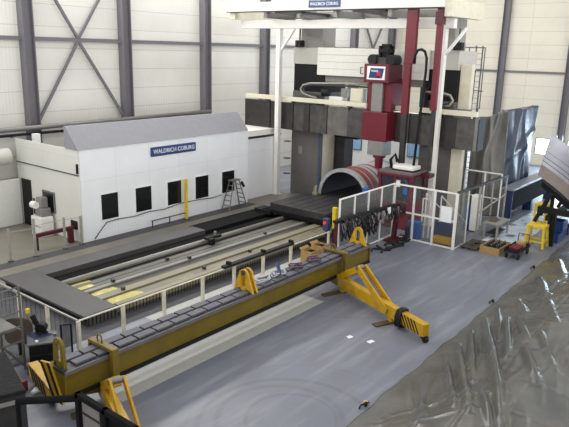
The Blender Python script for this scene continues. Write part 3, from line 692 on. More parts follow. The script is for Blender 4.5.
MB().box(25.6, 25.85, 14.05, 14.1, 1.6, 1.9).build('cable_tag', M_PAPER, t)
tg = MB()
for k in range(14):
    x = 25.0+random.uniform(-.6,2.1); y = 13.95+random.uniform(-.35,.35); z = .06
    tg.tube([(x,y,.05),(x+.3,y+random.uniform(-.2,.2),.07),(x+.6,y+random.uniform(-.3,.3),.05),(x+.9,y+random.uniform(-.3,.3),.05)], .05, 6)
o = tg.build('floor_cables', M_CABLE, base=(25.4,14,0), smooth=True); o['kind'] = 'stuff'; tag(o, 'heap of thick black cables on the floor under the cable trough', 'cables')
MB_ = thing('socket_stand', (27.0, 13.75, 0), 'short dark post on the floor at the fence corner', 'post')
MB().box(26.95, 27.1, 13.65, 13.8, 0, .75).build('post', M_DARKST, MB_)
MB().box(26.85, 27.15, 13.6, 13.9, 0, .03).build('foot_plate', M_DARKST, MB_)

# ------------------------------------------------------------------ railing round the bed
M_POST = mat('cream_post_paint', (226,220,200), rough=.55, dirt=(150,140,120), dirt_amt=.4)
r = thing('guard_rail', (9.8, 15.55, 0), 'pale post and rail barrier round the near end and side of the machine bed', 'railing')
for x in (9.8, 11.43, 13.12, 14.94, 16.6, 18.3, 20.1, 22.9): MB().box(x-.05, x+.05, 15.5, 15.6, 0, 1.0).build('post', M_POST, r)
for y in (17.24, 18.95, 20.65, 22.4): MB().box(9.75, 9.85, y-.05, y+.05, 0, 1.0).build('post', M_POST, r)
MB().bar((9.8,15.55,1.0), (22.9,15.55,1.0), .04).build('top_rail', M_POST, r)
MB().bar((9.8,15.55,1.0), (9.8,22.6,1.0), .05).build('top_rail', M_GALV, r)
gm = MB()
y = 15.7
while y < 22.4: gm.bar((9.8,y,.05), (9.8,y,.96), .008); y += .28
o = gm.build('mesh_infill', M_BLACK, r); o['kind'] = 'stuff'
MB().box(9.7, 9.8, 18.3, 18.42, .45, .6).build('lock', M_YELP, r)
m = thing('black_strip_cover', (15.9, 15.5, 1.02), 'long black rubber strip laid along the top rail of the barrier', 'strip')
MB().bar((16.0,15.55,1.08), (20.2,15.55,1.08), .2, .1).build('strip', M_RUBBER, m)
for x in (16.3, 18.3, 20.1): MB().box(x-.05, x+.05, 15.45, 15.65, 1.13, 1.24).build('clip', M_BLACK, m)
t = thing('bollard', (23.9, 15.9, 0), 'thin bollard with bright yellow top at the table end of the barrier', 'bollard')
MB().box(23.82, 23.94, 15.84, 15.96, 0, .9).build('lower_post', M_REDD, t)
MB().box(23.78, 23.98, 15.8, 16.0, .9, 1.92).build('yellow_top', M_YELP, t, bevel=.02)
t = thing('control_box', (23.6, 16.2, 0), 'blue push-button box with red lamp beside the yellow bollard', 'control box')
MB().box(23.7, 23.8, 16.2, 16.3, 0, .8).build('stand', M_DARKST, t)
MB().box(23.6, 23.85, 16.1, 16.4, .75, 1.35).build('housing', M_CONBLUE, t, bevel=.02)
MB().tube([(23.6,16.27,1.15),(23.55,16.27,1.15)], .07, 12).build('lamp', M_REDLIGHT, t)
for (x, y, s_, hh, lab) in ((20.95,15.15,.6,.7,'open brown cardboard carton behind the yellow beam, the left of two'), (21.75,15.2,.55,.75,'brown cardboard carton nearer the bollard, the right of two')):
    c = thing('cardboard_box', (x, y, 0), lab, 'box')
    bx = MB().box(x-s_/2, x+s_/2, y-.28, y-.26, 0, hh).box(x-s_/2, x+s_/2, y+.26, y+.28, 0, hh).box(x-s_/2, x-s_/2+.02, y-.26, y+.26, 0, hh).box(x+s_/2-.02, x+s_/2, y-.26, y+.26, 0, hh).box(x-s_/2, x+s_/2, y-.26, y+.26, 0, .02)
    bx.build('carton', M_CARD, c)
    MB().prism([(x-s_/2,y+.28,hh),(x+s_/2,y+.28,hh),(x+s_/2,y+.36,hh+.08),(x-s_/2,y+.36,hh+.08)], (0,.012,0)).build('flap', M_CARD, c)
    for k in range(3): MB().box(x-.2+.15*k, x-.1+.15*k, y-.1, y+.1, .02, hh-.05).build('packing', M_BLACK if k else M_RUST, c)

# ------------------------------------------------------------------ yellow lifting beam
B0, B1 = 7.5, 21.75
t = thing('lifting_beam', (7.5, 13.0, .5), 'long oily yellow lifting beam with two rows of grey plates on top', 'lifting beam')
MB().box(B0+.06, B1-.06, 12.7, 13.3, .56, 1.22).build('web_box', M_YELD, t)
MB().box(B0, B1, 12.62, 13.38, 1.22, 1.3).build('top_flange', M_DARKST, t)
MB().box(B0, B1, 12.63, 13.37, .5, .6).build('bottom_flange', M_BLACK, t)
for x in (B0, B1-.06): MB().box(x, x+.06, 12.64, 13.36, .56, 1.22).build('end_plate', M_YELD, t)
MB().box(B0, B1, 12.6, 12.62, 1.2, 1.3).build('edge_strip', mat('edge_grey', (110,108,110), rough=.5), t)
x = B0+.2; k = 0
while x < B1-.7:
    for y in (12.72, 13.06): MB().box(x+(.18 if y < 13 else 0), x+.59+(.18 if y < 13 else 0), y, y+.26, 1.3, 1.36).build('wear_plate', M_PAD, t, bevel=.01)
    x += .65
def lug(x, m, offs=(-.1, .1), hw=.42):
    prof = []; hh = .76
    for k in range(19):
        a = PI*k/18
        prof.append((math.cos(a)*.2, .56+math.sin(a)*.2))
    out = [(hw,0)]+prof+[(-hw,0)]
    hole = [(math.cos(PI*k/18)*.1, .54+math.sin(PI*k/18)*.1) for k in range(19)]
    inn = [(.1,.14)]+hole+[(-.1,.14)]
    for dx in offs:
        mb = MB()
        mb.ringband([(x+dx-.04,13.0+a,1.3+b_) for a, b_ in out], [(x+dx-.04,13.0+a,1.3+b_) for a, b_ in inn], (.08,0,0))
        mb.box(x+dx-.04, x+dx+.04, 12.9, 13.1, 1.3, 1.46)
        mb.build('lifting_lug', m, t)
    if len(offs) > 1: MB().tube([(x-.16,13.0,1.95),(x+.16,13.0,1.95)], .09, 10).build('lug_pin', M_DARKST, t)
lug(7.62, M_YELD, (0,), .24); lug(14.45, M_YEL); lug(21.3, M_YEL, (0,))  # left lug in the darker yellow: dim light put into its colour
for x in (8.85, 19.65):
    cl_ = MB().box(x-.1, x+.1, 12.42, 13.5, 1.38, 1.48).box(x-.1, x+.1, 12.42, 12.56, .42, 1.38).box(x-.1, x+.1, 13.42, 13.5, .8, 1.38).build('clamp_strap', M_YELD, t, bevel=.015)
    MB().tube([(x,13.1+.1*math.cos(a),1.56+.12*math.sin(a)) for a in [2*PI*q/12 for q in range(12)]], .025, 6, closed=True).build('shackle', M_YELD, cl_, smooth=True)
HP = [(13.62,1.3),(13.2,1.38),(12.7,.42),(13.1,.42)]
MB().prism([(7.44,a,b) for a, b in HP], (.06,0,0)).build('hazard_plate', M_YEL, t)
hz = MB()
for q in (0, .72):
    A0, A1 = q, q+.28
    def lp(a, b, u): return (7.43, a[0]+(b[0]-a[0])*u, a[1]+(b[1]-a[1])*u)
    hz.prism([lp(HP[0],HP[1],A0), lp(HP[0],HP[1],A1), lp(HP[3],HP[2],A1), lp(HP[3],HP[2],A0)], (.012,0,0))
hz.build('hazard_stripes', M_BLACK, t)

# outriggers: local frame with +Y along the arm
def outrigger(label, P0, ang, far_arm):
    o = thing('outrigger', (0,0,0), label, 'outrigger', 'yellow outriggers under the lifting beam')
    MB().box(-.13, .13, .05, 5.0, .2, .62).build('arm', M_YEL, o, bevel=.015)
    st = MB()
    for k in range(6):
        y0 = .22+.16*k
        st.prism([(-.133,y0,.22),(-.133,y0+.07,.22),(-.133,y0+.33,.6),(-.133,y0+.26,.6)], (-.004,0,0))
    st.build('hazard_stripes', M_BLACK, o)
    MB().tube([(0,.05,.62),(0,.05,.62)] , .01, 3).build('pin', M_BLACK, o) if False else None
    # brace triangle
    MB().bar((0,5.3,.4), (0,3.7,1.36), .2, .24).build('brace', M_YEL, o, bevel=.015)
    for sx in (-1, 1):
        MB().bar((sx*.17,3.72,1.38), (sx*.17,1.9,.36), .05, .24).build('strut', M_YEL, o)
    MB().tube([(-.21,3.72,1.37),(.21,3.72,1.37)], .08, 14).build('hinge_pin', M_ALU, o)
    w = MB().box(-.08, .08, .0, .2, .1, .2).build('caster_bracket', M_BLACK, o)
    MB().tube([(-.06,.05,.1),(.06,.05,.1)], .1, 14).build('caster', M_RUBBER, w)
    MB().box(-.75, .1, 1.65, 1.9, 0, .05).build('foot', M_RUST, o)
    MB().box(-.1, .1, 1.68, 1.88, .05, .2).build('foot_post', M_YEL, o)
    MB().box(-.9, .1, 4.7, 4.95, 0, .05).build('foot', M_RUST, o)
    MB().box(-.1, .1, 4.72, 4.92, .05, .2).build('foot_post', M_YEL, o)
    MB().box(-.12, .12, 5.0, 5.7, .2, .5).build('under_arm', M_YELD, o)
    if far_arm:
        fa = MB().prism([(-1.61,6.96,.22),(-1.36,7.0,.22),(-1.07,5.4,.22),(-1.32,5.34,.22)], (0,0,.42)).build('far_arm', M_YEL, o)
        st = MB()
        MB().bar((-1.2,5.5,.36),(0,5.4,.36),.2,.24).build('link_bar', M_YELD, o)
        a = Vector((-1.61,6.96,0)); b_ = Vector((-1.32,5.34,0)); d = (b_-a)
        for k in range(5):
            p = a + d*(.05+.15*k); q = p + d*.08; r2 = a + d*(.05+.15*k+.16); s2 = r2 + d*.08
            n_ = Vector((-.012,-.002,0))
            st.prism([(p.x,p.y,.62)+n_*0 if False else (p.x+n_.x,p.y,.62),(q.x+n_.x,q.y,.62),(s2.x+n_.x,s2.y,.24),(r2.x+n_.x,r2.y,.24)], (-.004,0,0))
        st.build('hazard_stripes', M_BLACK, fa)
        MB().tube([(-1.3,5.75,.12),(-1.15,5.78,.12)], .13, 14).build('caster', M_RUBBER, o)
        MB().tube([(-1.5,6.7,.11),(-1.38,6.72,.11)], .11, 14).build('caster', M_RUBBER, o)
    o.location = (*P0, 0); o.rotation_euler = (0,0,ang)
    return o
ANG = -math.atan2(2.05, 4.9)
outrigger('yellow outrigger lying on the open floor with its striped end fully in view', (17.4, 7.86), ANG, False)
outrigger('yellow outrigger by the black framed booth, at the left end of the beam', (6.6, 7.86), ANG, True)
# sling round the near outrigger
ca, sa = math.cos(ANG), math.sin(ANG)
def OP(x, y, z): return (17.4 + x*ca - y*sa, 7.86 + x*sa + y*ca, z)
sl = MB()
for k, yo in enumerate((1.18, 1.26, 1.33)):
    sl.tube([OP(px, yo+random.uniform(-.04,.04), pz) for px, pz in ((-.19,.12),(-.2,.4),(-.17,.66),(0,.69),(.17,.66),(.2,.4),(.18,.12),(0,.08))], .045, 7, closed=True)
tag(sl.build('rope_sling', M_RUBBER, base=OP(0,1.25,0), smooth=True), 'black rope sling looped round the yellow outrigger near its striped end', 'sling')

# hoses on the beam
HOSE = [(15.35,'purple and white hose coil on the beam, next to the middle lug'), (16.2,'white hose coil on the beam, second from the middle lug'), (17.2,'purple hose coil on the beam, third from the middle lug'), (18.3,'reddish hose coil on the beam nearest the far clamp strap')]
for i, (x, lab) in enumerate(HOSE):
    hs = MB(); pts = []
    for k in range(44):
        a = 2*PI*k/22; rr = .19+.05*math.sin(a*2.3+i)
        pts.append((x+rr*1.5*math.cos(a)+.1*math.sin(3*a), 13.05+rr*.9*math.sin(a), 1.41+.05*(k//22)+.02*math.sin(5*a)))
    hs.tube(pts, .028, 6)
    tag(hs.build('hose_coil', (M_WHOSE, M_WHOSE, M_PURPLE, M_PURPLE)[i], base=(x,13.05,1.37), smooth=True), lab, 'hose')
tag(MB().tube([(15.9,13.1,1.41),(16.1,12.9,1.46),(16.3,13.15,1.6),(16.35,13.2,1.75)], [.05,.06,.07,.05], 8).build('spray_gun', M_NAVY, base=(15.9,13.1,1.37), smooth=True), 'small dark nozzle sticking up among the hoses on the beam', 'nozzle')

# ------------------------------------------------------------------ right side, near the tarpaulins
def curtain(name, label, f, nu, nv, m):
    o = MB().grid(f, nu, nv).build(name, m, base=f(.5, 0), smooth=True)
    md = o.modifiers.new('thick', 'SOLIDIFY'); md.thickness = .02
    return tag(o, label, 'tarpaulin')
def rg(d, w): return math.exp(-(d/w)**2)
def c1(u, v):
    y = 14.05-2.0*u; top = 5.45+.65*u + .06*math.sin(u*PI*3)
    x = 34.75 + .07*math.sin(u*7+v*2.5) + .03*math.sin(u*17-v*6) + .12*(1-v)*math.sin(u*9)
    x -= .2*rg(u-.75+.55*(1-v), .045) + .14*rg(u-.5-.05*v, .03) + .14*rg(u-.62+.2*(1-v), .035) + .1*rg(u-.55-.25*(1-v), .04)+ .1*rg(u-.1, .05)
    return (x, y, .05+(top-.05)*v)
curtain('tarpaulin_curtain', 'grey brown plastic sheet hung beside the crossbeam end', c1, 110, 50, M_CURT)
def c2(u, v):
    x = 34.95+5.0*u; top = 6.08+.05*math.sin(u*9)
    y = 12.2 + .07*math.sin(u*8+v*2) + .04*math.sin(u*21+v*9) + .12*(1-v)*math.sin(u*8+1)
    y -= .16*rg(u-.05-.3*v, .03) + .14*rg(u-.75+.3*v, .035) + .1*rg(u-.45-.15*v, .03) + .1*rg(v-.5-.25*u, .03)
    return (x, y, .05+(top-.05)*v)
curtain('tarpaulin_curtain', 'dark blue shiny plastic sheet hung before the right wall window', c2, 110, 50, M_CURTB)
t = thing('curtain_frame', (34.9, 12.1, 0), 'thin steel poles holding up the hanging plastic sheets', 'frame')
for x, y in ((35.0,12.5),(40.0,12.5),(35.1,14.0)): MB().tube([(x,y,0),(x,y,6.1)], .05, 8).build('pole', M_STEEL, t)
MB().tube([(35.0,12.5,6.02),(40.0,12.5,6.02)], .04, 8).build('cross_pole', M_STEEL, t)
l = thing('caged_ladder', (35.3, 14.3, 0), 'tall thin caged ladder rising behind the crossbeam end', 'ladder')
for y in (14.12, 14.5): MB().tube([(35.3,y,0),(35.3,y,9.5)], .045, 8).build('stile', M_STEEL, l)
for k in range(29): MB().bar((35.3,14.12,.4+.31*k), (35.3,14.5,.4+.31*k), .025).build('rung', M_STEEL, l)
for z in (7.0, 8.2):
    MB().tube([(35.3,14.12,z),(35.6,14.0,z),(35.9,14.3,z),(35.6,14.62,z),(35.3,14.5,z)], .025, 6).build('cage_hoop', M_STEEL, l)
MB().bar((35.3,15.2,9.4), (35.3,13.95,9.4), .06).bar((35.3,15.2,8.2), (35.3,15.2,9.6), .06).bar((35.3,14.9,8.2), (35.3,14.9,9.4), .05).bar((35.3,13.98,6.0), (35.3,13.98,9.4), .05).bar((35.3,15.2,8.2),(35.3,14.5,8.2),.05).build('top_rail', M_STEEL, l)

w = thing('way_cover', (35, 11.1, 0), 'long flat machine way with pale top and black flank below the blue sheet', 'machine way')
MB().box(34.3, 42.5, 11.15, 11.88, 1.78, 1.9).build('top', mat('pale_way_top', (150,158,170), rough=.3, var=.05), w, bevel=.02)
MB().box(34.4, 42.5, 11.2, 11.82, .7, 1.78).build('flank', mat('matt_black', (24,24,26), rough=.9, spec=.15), w)
for x in (34.45, 38, 42): MB().box(x, x+.25, 11.25, 11.75, 0, .7).build('pedestal', M_NAVY, w)
MB().box(34.33, 34.4, 11.2, 11.55, 0, 1.78).build('end_cover', M_NAVY, w)
MB().box(34.33, 34.4, 11.55, 11.86, 0, 1.78).build('end_cover', M_STEEL, w)
fo = MB().grid(lambda u, v: (29.9+14*u, 9.35+1.7*v+u*.1, .02+.02*math.sin(u*60)*math.sin(v*9)+.015*math.sin(u*23+v*4)), 160, 20).build('reflection_sheet', M_FLOORREFL, base=(36,10.2,.02), smooth=True)
md = fo.modifiers.new('thick', 'SOLIDIFY'); md.thickness = .01
tag(fo, 'shiny floor sheet with window reflection in its colour, between bench and yellow trestle', 'sheeting')

b = thing('workbench', (31.2, 11.0, 0), 'small steel bench with a grey cloth, right of the white locker', 'bench')
MB().box(30.45, 32.1, 10.45, 11.25, .72, .78).build('top', M_GALV, b)
for x in (30.52, 32.02):
    for y in (10.52, 11.18): MB().box(x-.04, x+.04, y-.04, y+.04, 0, .72).build('leg', M_GALV, b)
MB().box(30.6, 32.0, 10.6, 11.1, .2, .24).build('shelf', M_DARKST, b)
tag(MB().grid(lambda u, v: (30.8+.8*u, 10.75+.45*v, .785+.16*max(0, math.sin(u*PI)*math.sin(v*PI))*(1+.4*math.sin(u*14+v*9))), 18, 12).build('cloth', M_BEIGE, base=(31.2,11,.78), smooth=True), 'crumpled grey cloth lying on the small steel bench', 'cloth')
c = thing('locker', (31.1, 12.0, 0), 'tall narrow white cabinet standing beside the blue gas cylinder', 'cabinet')
MB().box(31.0, 31.5, 11.85, 12.2, .05, 1.95).build('body', M_WHITEP, c, bevel=.02)
MB().box(30.98, 31.0, 11.88, 12.17, .1, 1.9).build('door', M_WHITEP, c)
MB().box(31.02, 31.48, 11.87, 12.18, 0, .05).build('plinth', M_BLACK, c)
c = thing('gas_cylinder', (31.3, 12.42, 0), 'bright blue gas cylinder beside the tall white cabinet', 'gas cylinder')
MB().tube([(31.2,12.42,0),(31.2,12.42,1.25),(31.2,12.42,1.38),(31.2,12.42,1.45)], [.16,.16,.11,.05], 16).build('body', M_BLUE, c, smooth=True)
MB().tube([(31.2,12.42,1.45),(31.2,12.42,1.6)], [.04,.06], 8).build('valve', M_BLACK, c)

p = thing('pallet', (28.6, 10.95, 0), 'dark weathered wooden pallet on the floor at the fence corner', 'pallet')
for k in range(6): MB().box(27.85+.27*k, 28.03+.27*k, 10.5, 11.3, .11, .14).build('deck_board', M_PALWOOD, p)
for y in (10.52, 10.85, 11.18): MB().box(27.85, 29.4, y, y+.1, 0, .11).build('bearer', M_PALWOOD, p)
tag(MB().tube([(28.2,10.8,.15),(28.5,10.9,.2),(28.9,10.7,.16)], .05, 6).build('scrap_rod', M_DARKST, base=(28.5,10.8,.14)), 'dark rod lying on the weathered pallet', 'rod')
cr_ = thing('wooden_crate', (28.6, 9.85, 0), 'open pale wooden crate filled with dark bottles, next to the pallet', 'crate')
for (x0,x1,y0,y1) in ((27.9,29.4,9.42,9.46),(27.9,29.4,10.3,10.34),(27.9,27.94,9.46,10.3),(29.36,29.4,9.46,10.3)): MB().box(x0,x1,y0,y1,.04,.34).build('side_board', M_WOOD, cr_)
MB().box(27.9, 29.4, 9.42, 10.34, .0, .04).build('bottom_board', M_WOOD, cr_)
first = None
for i in range(6):
    for j in range(3):
        x, y = 28.08+.22*i, 9.62+.26*j
        if first is None:
            first = thing('bottle', (x, y, .041), 'dark glass bottle standing in the pale wooden crate', 'bottle', 'bottles in the wooden crate')
            MB().tube([(x,y,.041),(x,y,.28),(x,y,.34),(x,y,.42)], [.06,.06,.025,.022], 9).build('body', M_DKGLASS, first, smooth=True)
            MB().tube([(x,y,.42),(x,y,.45)], .026, 8).build('cap', M_GALV, first)
        else: dup(first, (x, y, .041))
k = thing('cart', (28.7, 8.85, 0), 'low dark trolley with a red load, right of the wooden crate', 'trolley')
MB().box(27.85, 29.4, 8.5, 9.2, .26, .32).build('deck', M_NAVY, k, bevel=.02)
rm = MB()
for (x0,x1,y0,y1) in ((27.85,29.4,8.5,8.53),(27.85,29.4,9.17,9.2),(27.85,27.88,8.53,9.17),(29.37,29.4,8.53,9.17)): rm.box(x0,x1,y0,y1,.32,.45)
rm.build('rim', M_BLACK, k)
for x in (28.0, 29.25):
    for y in (8.55, 9.1): MB().tube([(x,y-.03,.13),(x,y+.05,.13)], .13, 12).build('wheel', M_RUBBER, k)
MB().tube([(29.4,8.6,.45),(29.5,8.6,.85),(29.5,9.1,.85),(29.4,9.1,.45)], .025, 6).build('handle', M_DARKST, k)
tag(MB().box(28.05, 28.75, 8.6, 9.05, .321, .52).build('red_case', M_RED, base=(28.4,8.8,.321), bevel=.04), 'red tool case lying on the low dark trolley', 'case')
tag(MB().box(28.85, 29.25, 8.65, 9.0, .321, .6).build('small_carton', M_CARD, base=(29.0,8.8,.321), bevel=.01), 'brown carton at the back of the low dark trolley', 'box')

def trestle(x, y, z, h, w, d, label):
    s_ = thing('trestle', (x, y, z), label, 'trestle', 'yellow trestles under the cradle')
    MB().box(x-d/2, x+d/2, y-w/2, y+w/2, z+h-.12, z+h).build('top', M_YELP, s_, bevel=.01)
    for sx in (-1, 1):
        for sy in (-1, 1):
            MB().bar((x+sx*d*.55, y+sy*w*.52, z+.04), (x+sx*d*.38, y+sy*w*.42, z+h-.1), .1).build('leg', M_YELP, s_)
    for sx in (-1, 1): MB().bar((x+sx*d*.5, y-w*.48, z+h*.3), (x+sx*d*.5, y+w*.48, z+h*.3), .07).build('stretcher', M_YELP, s_)
    for sy in (-1, 1): MB().bar((x-d*.5, y+sy*w*.48, z+h*.3), (x+d*.5, y+sy*w*.48, z+h*.3), .07).build('stretcher', M_YELP, s_)
trestle(30.65, 8.62, 0, 1.14, .85, .7, 'yellow steel trestle standing free in front of the black cradle')
trestle(33.6, 9.35, 0, 1.55, .6, .7, 'yellow trestle half hidden behind the front one, under the cradle')
c = thing('cradle', (33, 7.5, 0), 'black steel cradle with slanting struts under the big curved shell', 'cradle')
MB().bar((33.5,9.4,2.6), (31.4,7.0,1.85), .3, .3).build('rest_beam', M_BLACK, c)
MB().bar((32.9,8.7,0), (32.9,8.7,2.3), .16).build('leg', M_BLACK, c)
MB().bar((31.3,8.9,1.75), (31.3,5.0,1.75), .25, .3).build('cross_beam', M_BLACK, c)
MB().bar((35.2,8.9,1.75), (35.2,5.0,1.75), .25, .3).build('cross_beam', M_BLACK, c)
MB().bar((30.9,8.3,1.45), (36.5,8.3,1.45), .22, .25).build('side_beam', M_BLACK, c)
MB().bar((30.9,7.2,1.3), (36.5,7.2,1.3), .22, .25).build('side_beam', M_BLACK, c)
MB().bar((31.3,9.0,1.1), (31.3,8.4,2.6), .16).build('strut', M_BLACK, c)
MB().bar((35.2,9.0,1.1), (35.2,8.4,2.6), .16).build('strut', M_BLACK, c)
MB().bar((32.5,9.1,1.2), (31.2,8.5,2.3), .16).build('strut', M_BLACK, c)
for x in (31.3, 35.2):
    for y in (8.1, 5.4): MB().bar((x,y,0), (x,y,1.7), .2).build('leg', M_BLACK, c)
s = thing('curved_shell', (30, 6.8, 2.2), 'huge curved steel shell with machined grooves resting in the black cradle', 'shell')
AX = Vector((.55,-.25,2.05))
def bot(q):   # lower edge of the leaning segment, from its far end to beyond the near end
    p = Vector((33.0,9.62,3.1)).lerp(Vector((31.0,7.42,2.1)), q)
    return p + Vector((.42,-.42,-.1))*(4*.30*q*(1.6-q))
def sb(nm, t0, t1, th, m):
    n = 30; mb = MB(); nrm = Vector((.72,-.62,-.26)).normalized()
    A = [bot(1.7*k/n)+AX*t0 for k in range(n+1)]; B_ = [bot(1.7*k/n)+AX*t1 for k in range(n+1)]
    rows = [[mb.bm.verts.new(p) for p in r] for r in (A, B_, [p+nrm*th for p in B_], [p+nrm*th for p in A])]
    for k in range(n):
        for a_ in range(4):
            c_ = (a_+1) % 4
            mb.bm.faces.new((rows[a_][k], rows[a_][k+1], rows[c_][k+1], rows[c_][k]))
    for e in (0, n): mb.bm.faces.new([rows[a_][e] for a_ in range(4)])
    mb.build(nm, m, s)
sb('rim', 0, .28, .16, M_SHELLR)
for t0, t1, g_ in ((.28,.36,0),(.36,.375,1),(.375,.46,0),(.46,.475,1),(.475,.60,0),(.60,.61,1),(.61,1.0,0)):
    sb('groove' if g_ else 'shell_band', t0, t1, .1 if g_ else .13, M_DARKST if g_ else M_SHELL)
M_CRATE = mat('crate_blue', (36,76,146), rough=.4, var=.15)
for i, (x, y, z, lab) in enumerate(((33.2,8.3,0,'blue plastic crate below the cradle, lowest and nearest the trestle'), (33.2,8.3,.46,'blue plastic crate stacked on the lowest crate under the cradle'), (34.3,8.3,0,'blue plastic crate on the floor behind the crate stack'), (32.34,8.25,0,'blue plastic crate on the floor at the edge of the foreground tarpaulin'))):
    c = thing('blue_crate', (x, y, z), lab, 'crate', 'blue crates under the cradle')
    bx = MB()
    for (ax,bx_,ay,by) in ((-.4,.4,-.3,-.27),(-.4,.4,.27,.3),(-.4,-.37,-.27,.27),(.37,.4,-.27,.27)): bx.box(x+ax,x+bx_,y+ay,y+by,z,z+.45)
    bx.box(x-.37,x+.37,y-.27,y+.27,z,z+.03)
    bx.build('body', M_CRATE if i % 2 else M_NAVY, c)
    rm = MB()
    for q in range(5): rm.box(x-.42, x-.4, y-.27+.13*q, y-.23+.13*q, z, z+.45)
    rm.build('ribs', M_CRATE, c)

# foreground tarpaulin
FOLDS = [((17.9,7.0),(12.6,4.5),.13,.11),((20.4,7.1),(12.4,3.7),.15,.15),((20.4,6.35),(16.2,4.9),.11,.12),((20.3,6.0),(17.4,4.75),.10,.09),((17.0,4.8),(14.8,3.7),.12,.10),((13.7,4.65),(12.2,3.85),.10,.10),((18.6,4.9),(16.0,3.7),.10,.08),((15.4,6.9),(12.0,5.4),.12,.07),((18.9,7.0),(14.6,5.2),.1,.1),((16.9,7.0),(13.0,5.0),.1,.1),((21.6,7.1),(17.9,5.7),.09,.09),((23.0,6.9),(20.0,5.6),.14,.09),((26.0,7.0),(22.5,5.7),.14,.09),((29.0,7.1),(25.0,5.8),.15,.08),((19.3,7.1),(15.5,5.7),.08,.07),((22.0,5.6),(19.0,4.4),.12,.06)]
def seg_d(px, py, a, b):
    dx, dy = b[0]-a[0], b[1]-a[1]; L2 = dx*dx+dy*dy
    t_ = ((px-a[0])*dx+(py-a[1])*dy)/L2
    e = max(0, -t_, t_-1)
    tt = max(0, min(1, t_))
    return math.hypot(px-a[0]-tt*dx, py-a[1]-tt*dy), tt, e
CREASE = [(a, b, w*1.25, h*2.4) for a, b, w, h in FOLDS]
rnd = random.Random(4)
for k in range(150):
    cx = rnd.uniform(11, 26); cy = rnd.uniform(2.5, 7.0); L_ = rnd.uniform(.5, 2.2); an = math.atan2(cy, cx)+rnd.uniform(-.35,.35)+(1.4 if rnd.random() < .15 else 0)
    CREASE.append(((cx,cy),(cx-L_*math.cos(an),cy-L_*math.sin(an)),rnd.uniform(.08,.14),rnd.uniform(.015,.045)))
CELL = {}
for f_ in CREASE:
    (ax,ay),(bx,by),w_,h_ = f_
    for gx in range(int((min(ax,bx)-w_)//.5), int((max(ax,bx)+w_)//.5)+1):
        for gy in range(int((min(ay,by)-w_)//.5), int((max(ay,by)+w_)//.5)+1): CELL.setdefault((gx,gy), []).append(f_)
def tarp(u, v):
    x = 9.5+24.0*u
    edge = 7.25+.02*(x-12)+.025*math.sin(x*1.9)+.02*math.sin(x*4.7)
    y = edge - (edge+1.0)*v
    d = edge-y
    s_ = min(1, d/3.5)
    z = .012 + 1.25*(s_*s_*(3-2*s_))
    z += (.03*math.sin(x*1.3+y*2.1)+.015*math.sin(x*3.1-y*4.0))*min(1, d/.7)
    for a, b_, w_, h_ in CELL.get((int(x//.5), int(y//.5)), ()):
        q, tt, e = seg_d(x, y, a, b_)
        if q < w_: z += h_*(1-q/w_)**1.3*(.3+.7*math.sin(PI*min(.97,max(.03,tt))))*min(1, d/.25+.1)
    for dd in (1.7, 2.6, 3.5):
        if abs(d-dd) < .05: z -= .025
    return (x, y, max(.012, z))
o = MB().grid(tarp, 620, 190).build('tarpaulin_cover', M_TARP, base=(15,4,.012), smooth=True)
md = o.modifiers.new('thick', 'SOLIDIFY'); md.thickness = .015; md.offset = 1
tag(o, 'huge creased olive grey tarpaulin spread over the right foreground floor', 'tarpaulin')
for (x, y, lab) in ((27.3,7.62,'knotted cord at the tarpaulin edge nearest the yellow trestle'), (22.2,7.5,'knotted cord at the tarpaulin edge, below the wooden crate'), (12.9,7.35,'knotted cord with a pale tag at the lowest tarpaulin edge')):
    t = thing('tie_cord', (x, y, 0), lab, 'cord', 'cords along the tarpaulin edge')
    MB().tube([(x-.22,y+.06,.025),(x-.1,y+.1,.05),(x,y+.02,.09),(x+.1,y+.1,.04),(x+.2,y+.02,.03)], .022, 6).build('cord', M_BLACK, t, smooth=True)
    MB().tube([(x-.05,y-.02,.06),(x+.05,y+.02,.1)], .045, 7).build('knot', M_BLACK, t, smooth=True)
    if x < 15: MB().box(x+.06, x+.16, y+.03, y+.12, .06, .08).build('tag', M_YELP, t)
tag(MB().prism([(16.0,9.9,.001),(16.2,9.85,.001),(16.25,10.0,.001),(16.08,10.05,.001)], (0,0,.006)).build('paper_scrap', M_PAPER, base=(16.1,9.95,.001)), 'small white scrap on the open floor, the left of two', 'scrap')
tag(MB().prism([(16.15,9.2,.001),(16.4,9.15,.001),(16.42,9.3,.001),(16.2,9.36,.001)], (0,0,.006)).build('paper_scrap', M_PAPER, base=(16.3,9.25,.001)), 'small white scrap on the open floor, the right of two', 'scrap')

# ------------------------------------------------------------------ left foreground
M_MATT = mat('matt_black', (24,24,26), rough=.9, spec=.15)
t = thing('black_booth', (6.3, 9, 0), 'black framed booth with grey panels in the near left corner', 'booth')
fr = MB()
for y in (10.25, 9.35, 8.4, 7.5): fr.box(6.3, 6.42, y-.06, y+.06, 0, 2.2)
fr.box(6.3, 6.42, 7.45, 10.3, 2.08, 2.2).box(6.3, 6.42, 7.45, 10.3, 0, .12)
fr.build('frame', M_MATT, t, bevel=.015)
for a, c_ in ((9.42,10.18),(8.47,9.28),(7.57,8.33)):
    pn = MB().box(6.38, 6.42, a, c_, .15, 2.05).build('panel', M_BOOTHPANEL if a > 9.4 else M_MATT, t)
    for z in (.7, 1.25, 1.75): MB().box(6.36, 6.38, a, c_, z, z+.04).build('slat', M_DARKST, pn)
    MB().box(6.35, 6.38, a+.1, a+.13, .15, 2.05).build('stile', M_DARKST, pn)
t = thing('handrail', (5.9, 10.7, 0), 'black handrail between the dark covered machine and the black booth', 'railing')
MB().tube([(6.36,10.3,2.05),(5.5,11.1,2.05)], .075, 10).build('rail', M_MATT, t)
MB().tube([(5.52,11.1,0),(5.52,11.1,2.05)], .05, 8).build('post', M_MATT, t)
